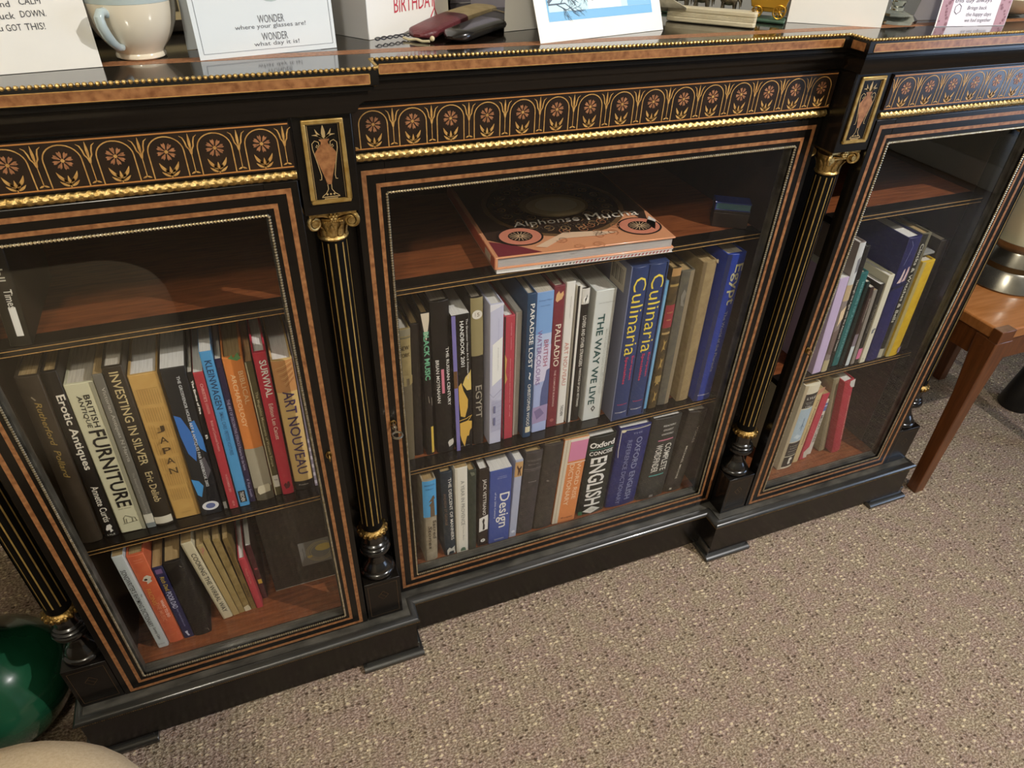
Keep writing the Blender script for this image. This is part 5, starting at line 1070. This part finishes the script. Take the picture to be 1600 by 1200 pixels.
b = MB(); b.lathe([(.0005, .0268), (.0130, .0280), (.0300, .0400), (.0400, .0600), (.0430, .0850), (.0415, .0850), (.0380, .0610), (.0280, .0430), (.0120, .0330), (.0005, .0320)], seg=28); b.build('bowl', CLEAR, gl)
r, f, L_ = card('white verse card with a mauve flowered border, right of the goblet', .4610, .0205, .5760, .0080, .150, 5, m=mat('verse_card', '#eae6ee', .5))
for x0, x1 in ((.0008, .0185), (L_ - .0195, L_ - .0008)):
    patch(f, 'mauve_border', [(x0, .0005), (x1, .0005), (x1, .1495), (x0, .1495)], '#b08a94')
q = MB(); rng = random.Random(2)
for x0, x1 in ((.0008, .0185), (L_ - .0195, L_ - .0008)):
    for k in range(40):
        cx_, cz_ = rng.uniform(x0 + .002, x1 - .002), .003 + .144*k/40; R_ = rng.uniform(.0012, .0024)
        q.face([(cx_ + R_*math.cos(t*math.pi/4), -.0005, cz_ + R_*math.sin(t*math.pi/4)) for t in range(8)])
q.build('border_flowers', paint('#8a626c', .5), f, fix=False)
letter_obj('printed_verse', [('this day always', .0508, .0300, .0600, .0068, False, .15, 0), ('Brings back', .0600, .0212, .0320, .0058, False, .15, 0), ('the happy days', .0658, .0134, .0419, .0060, False, .15, 0), ('we had together', .0675, .0064, .0442, .0056, False, .15, 0)], on_leaf(f), paint('#6d6674', .5), f)
lines(f, 'ornament', [(.0286 + .0046*math.cos(t*math.pi/6)*(1 + .18*(t % 2)), .0206 + .0052*math.sin(t*math.pi/6)*(1 + .18*(t % 2))) for t in range(13)], .0009, '#77707c')
patch(f, 'white_fore_edge', [(-.0012, .0), (.0006, .0), (.0006, .15), (-.0012, .15)], '#f0eee6', .0003)
dish = MB(); prof_ = [(.0005, .002), (.020, .002), (.034, .007), (.046, .016), (.052, .024), (.0505, .0245), (.044, .0180), (.032, .0095), (.018, .005), (.0005, .0048)]
dish.lathe([(.0005, 0), (.018, 0)] + prof_, seg=36)
tag(dish.build('dish', CREAM, None, loc=(.668, .078, ZT)), 'small cream dish near the right end of the bookcase top', 'dish')
bxr = empty('box', (.735, .185, ZT), (0, 0, math.radians(8)), 'gold-brown lidded box behind the small cream dish', 'box')
b = MB(); b.box(-.07, .07, -.03, .05, 0, .045); b.build('box_body', mat('gold_brown', '#8c6a28', .4, col2='#6d4f1a', nscale=30), bxr, bevel=.002)
b = MB(); b.box(-.072, .072, -.032, .052, .0455, .062); b.build('lid', mat('gold_brown', '#8c6a28'), bxr, bevel=.003)

# ------------------------------------------------------------------ side table with lantern, right of the bookcase
ST = empty('side_table', (1.118, .147, 0), (0, 0, 0), 'warm brown wooden side table with square legs, right of the bookcase', 'table')
def lx(v): return v - 1.118
def ly(v): return v - .147
TOPW = mat('oiled_teak_top', '#b07442', .30, col2='#99602f', nscale=9, stretch=(1.5, 14, 4), coat=.25)
LEGW = mat('oiled_teak_leg', '#71411f', .36, col2='#573016', nscale=10, stretch=(14, 14, 1.2), coat=.2)
x0, x1, y0, y1 = .889, 1.345, -.026, .320
b = MB(); b.box(lx(x0 + .004), lx(x1 - .004), ly(y0 + .004), ly(y1 - .004), .424, .450)
b.build('table_top', TOPW, ST, bevel=.004)
for x, sx in ((x0, 1), (x1, -1)):
    for y, sy in ((y0, 1), (y1, -1)):
        q = MB(); rows = []
        for z, wd in ((0, .026), (.10, .028), (.28, .034), (.385, .046), (.4235, .048)):
            rows.append([(lx(x), ly(y), z), (lx(x + sx*wd), ly(y), z), (lx(x + sx*wd), ly(y + sy*wd), z), (lx(x), ly(y + sy*wd), z)])
        q.grid(rows, 0, False, close=True); q.face(rows[0][::-1]); q.face(rows[-1])
        q.build('leg', LEGW, ST, bevel=.002)
        q = MB(); q.box(lx(x - sx*.0008), lx(x + sx*.0400), ly(y - sy*.0008), ly(y + sy*.0200), .4238, .4508); q.build('corner_block', LEGW, ST, bevel=.001)
        q = MB(); q.box(lx(x + sx*.0005), lx(x + sx*.0390), ly(y + sy*.0005), ly(y + sy*.0192), .4506, .4510); q.build('end_grain', mat('dark_end_grain', '#7d5f48', .45, col2='#684a36', nscale=80), ST)
for y in (y0 + .010, y1 - .030): q = MB(); q.box(lx(x0 + .051), lx(x1 - .051), ly(y), ly(y + .020), .370, .4235); q.build('rail', LEGW, ST, bevel=.001)
for x in (x0 + .010, x1 - .030): q = MB(); q.box(lx(x), lx(x + .020), ly(y0 + .051), ly(y1 - .051), .370, .4235); q.build('rail', LEGW, ST, bevel=.001)
for y in (y0 + .025,):
    q = MB(); q.tube([(lx(x0 - .0006), ly(y), .398), (lx(x0 + .002), ly(y), .398)], .008, 14); q.build('peg', LEGW, ST)
LT = empty('candle_lantern', (1.098, .140, .4504), (0, 0, 0), 'pewter two-tier candle stand with a wide cream candle, on the side table', 'candle holder')
PEW = mat('pewter', '#a9a69c', .26, metal=.9, col2='#7c786c', nscale=14)
b = MB(); b.lathe([(.0005, 0), (.083, 0), (.085, .003), (.083, .008), (.070, .036), (.0665, .0405), (.0005, .0405)], seg=48); b.build('lower_tier', PEW, LT)
b = MB(); b.lathe([(.0005, .0408), (.0655, .0408), (.0645, .0515), (.0005, .0515)], seg=48); b.build('dark_band', mat('dark_bronze_band', '#5d4a2e', .4, metal=.7), LT)
b = MB(); b.lathe([(.0005, .0518), (.0640, .0518), (.0560, .0760), (.0540, .0800), (.0600, .0860), (.0640, .0960), (.0655, .1010), (.0635, .1010), (.0590, .0920), (.0005, .0900)], seg=48); b.build('upper_tier', PEW, LT)
b = MB(); b.lathe([(.0005, .0922), (.0490, .0922), (.0500, .0960), (.0500, .2600), (.0480, .2650), (.0300, .2620), (.0005, .2600)], seg=40); b.build('candle', mat('cream_wax', '#e2d8b8', .45, spec=.4), LT)
b = MB(); b.tube([(0, 0, .258), (.001, 0, .272)], .0012, 6); b.build('wick', paint('#2c2620', .8), LT)
# black tapered foot under the table: a floor lamp base
fs = empty('floor_stand', (1.430, .140, 0), (0, 0, 0), 'black floor stand with a thick tapered foot, behind the side table legs', 'stand')
BLKP = mat('black_plastic', '#131211', .4)
b = MB(); b.lathe([(.0005, 0), (.040, 0), (.042, .006), (.036, .050), (.026, .115), (.017, .160), (.0005, .162)], seg=28); b.build('foot', BLKP, fs)
b = MB(); b.tube([(0, 0, .15), (-.004, .012, .26), (-.03, .04, .345)], [.013, .010, .009], 10); b.build('arm', BLKP, fs)
# ------------------------------------------------------------------ green vase and the upholstered stool, left
GRN = mat('green_glaze', '#1b5036', .17, spec=.5, col2='#103522', nscale=9, coat=.5)
va = empty('vase', (-.972, .106, 0), (0, 0, 0), 'large glossy dark green bulbous vase on the carpet at the left end of the bookcase', 'vase')
b = MB(); b.lathe([(.0005, 0), (.064, 0), (.074, .004), (.086, .018), (.103, .046), (.112, .078), (.111, .104), (.100, .132), (.078, .158), (.058, .178), (.047, .205), (.042, .250), (.041, .310), (.046, .350), (.058, .380), (.053, .382), (.040, .350), (.034, .31), (.036, .25), (.040, .20), (.0005, .15)], seg=56)
b.build('body', GRN, va)
b = MB(); b.lathe([(.0575, .3805), (.061, .384), (.058, .388), (.052, .384)], seg=48); b.build('lip', GRN, va)
ot = empty('footstool', (-.985, -.565, 0), (0, 0, 0), 'beige upholstered footstool with a rounded top in the near left corner', 'stool')
FAB = mat('beige_upholstery', '#cdb99a', .85, col2='#bfa988', nscale=300, bump=.4, bscale=700)
def rounded(x, y, r, n=10):
    pts = []
    for cx_, cy_, a0 in ((x - r, y - r, 0), (-x + r, y - r, 90), (-x + r, -y + r, 180), (x - r, -y + r, 270)):
        for k in range(n + 1):
            a_ = math.radians(a0 + 90*k/n); pts.append((cx_ + r*math.cos(a_), cy_ + r*math.sin(a_)))
    return pts
b = MB(); rows = []
X_, Y_, H_ = .345, .365, .420
for e, z in ((.010, .080), (0, .095), (0, .34), (.004, .370), (.016, .396), (.036, .413), (.060, .420), (.12, .424)):
    rows.append([(p[0], p[1], z) for p in rounded(X_ - e, Y_ - e, max(.03, .165 - e))])
b.grid(rows, close=True); b.face(rows[-1]); b.face(rows[0][::-1]); b.build('cushion', FAB, ot)
for sx in (-1, 1):
    for sy in (-1, 1):
        q = MB(); q.lathe([(.014, 0), (.022, .078)], (sx*.26, sy*.28, 0), 16); q.build('leg', LEGW, ot)
# ------------------------------------------------------------------ lamp fittings that carry the lights
for nm, x, y, lab in (('ceiling_light', 1.20, -1.22, 'pendant bulb fitting on the ceiling to the right of the camera'), ('ceiling_light', -.9, -1.5, 'added bulb fitting on the ceiling for the fill light left of the camera')):  # the left fitting is added to go with the fill light
    c = empty(nm, (x, y, RZ), (0, 0, 0), lab, 'ceiling light')
    b = MB(); b.lathe([(.0005, -.022), (.030, -.020), (.045, 0), (.0005, 0)], seg=24); b.build('ceiling_rose', SKIRT, c)
    b = MB(); b.tube([(0, 0, -.02), (0, 0, -.09)], .003, 8); b.lathe([(.012, -.12), (.016, -.09), (.0005, -.088)], seg=16); b.build('holder', SKIRT, c)
fl = empty('floor_lamp', (-1.42, .22, 0), (0, 0, 0), 'brass floor lamp with a fabric shade in the corner left of the bookcase', 'lamp')
b = MB(); b.lathe([(.0005, 0), (.13, 0), (.13, .012), (.03, .03), (.0005, .03)], seg=32); b.build('base', GILTD, fl)
b = MB(); b.tube([(0, 0, .03), (0, 0, 1.22)], .010, 12); b.build('pole', GILTD, fl)
b = MB(); b.lathe([(.20, 1.16), (.12, 1.46), (.118, 1.46), (.198, 1.16)], seg=36); b.build('lamp_shade', mat('cream_shade', '#d8c69c', .8), fl)
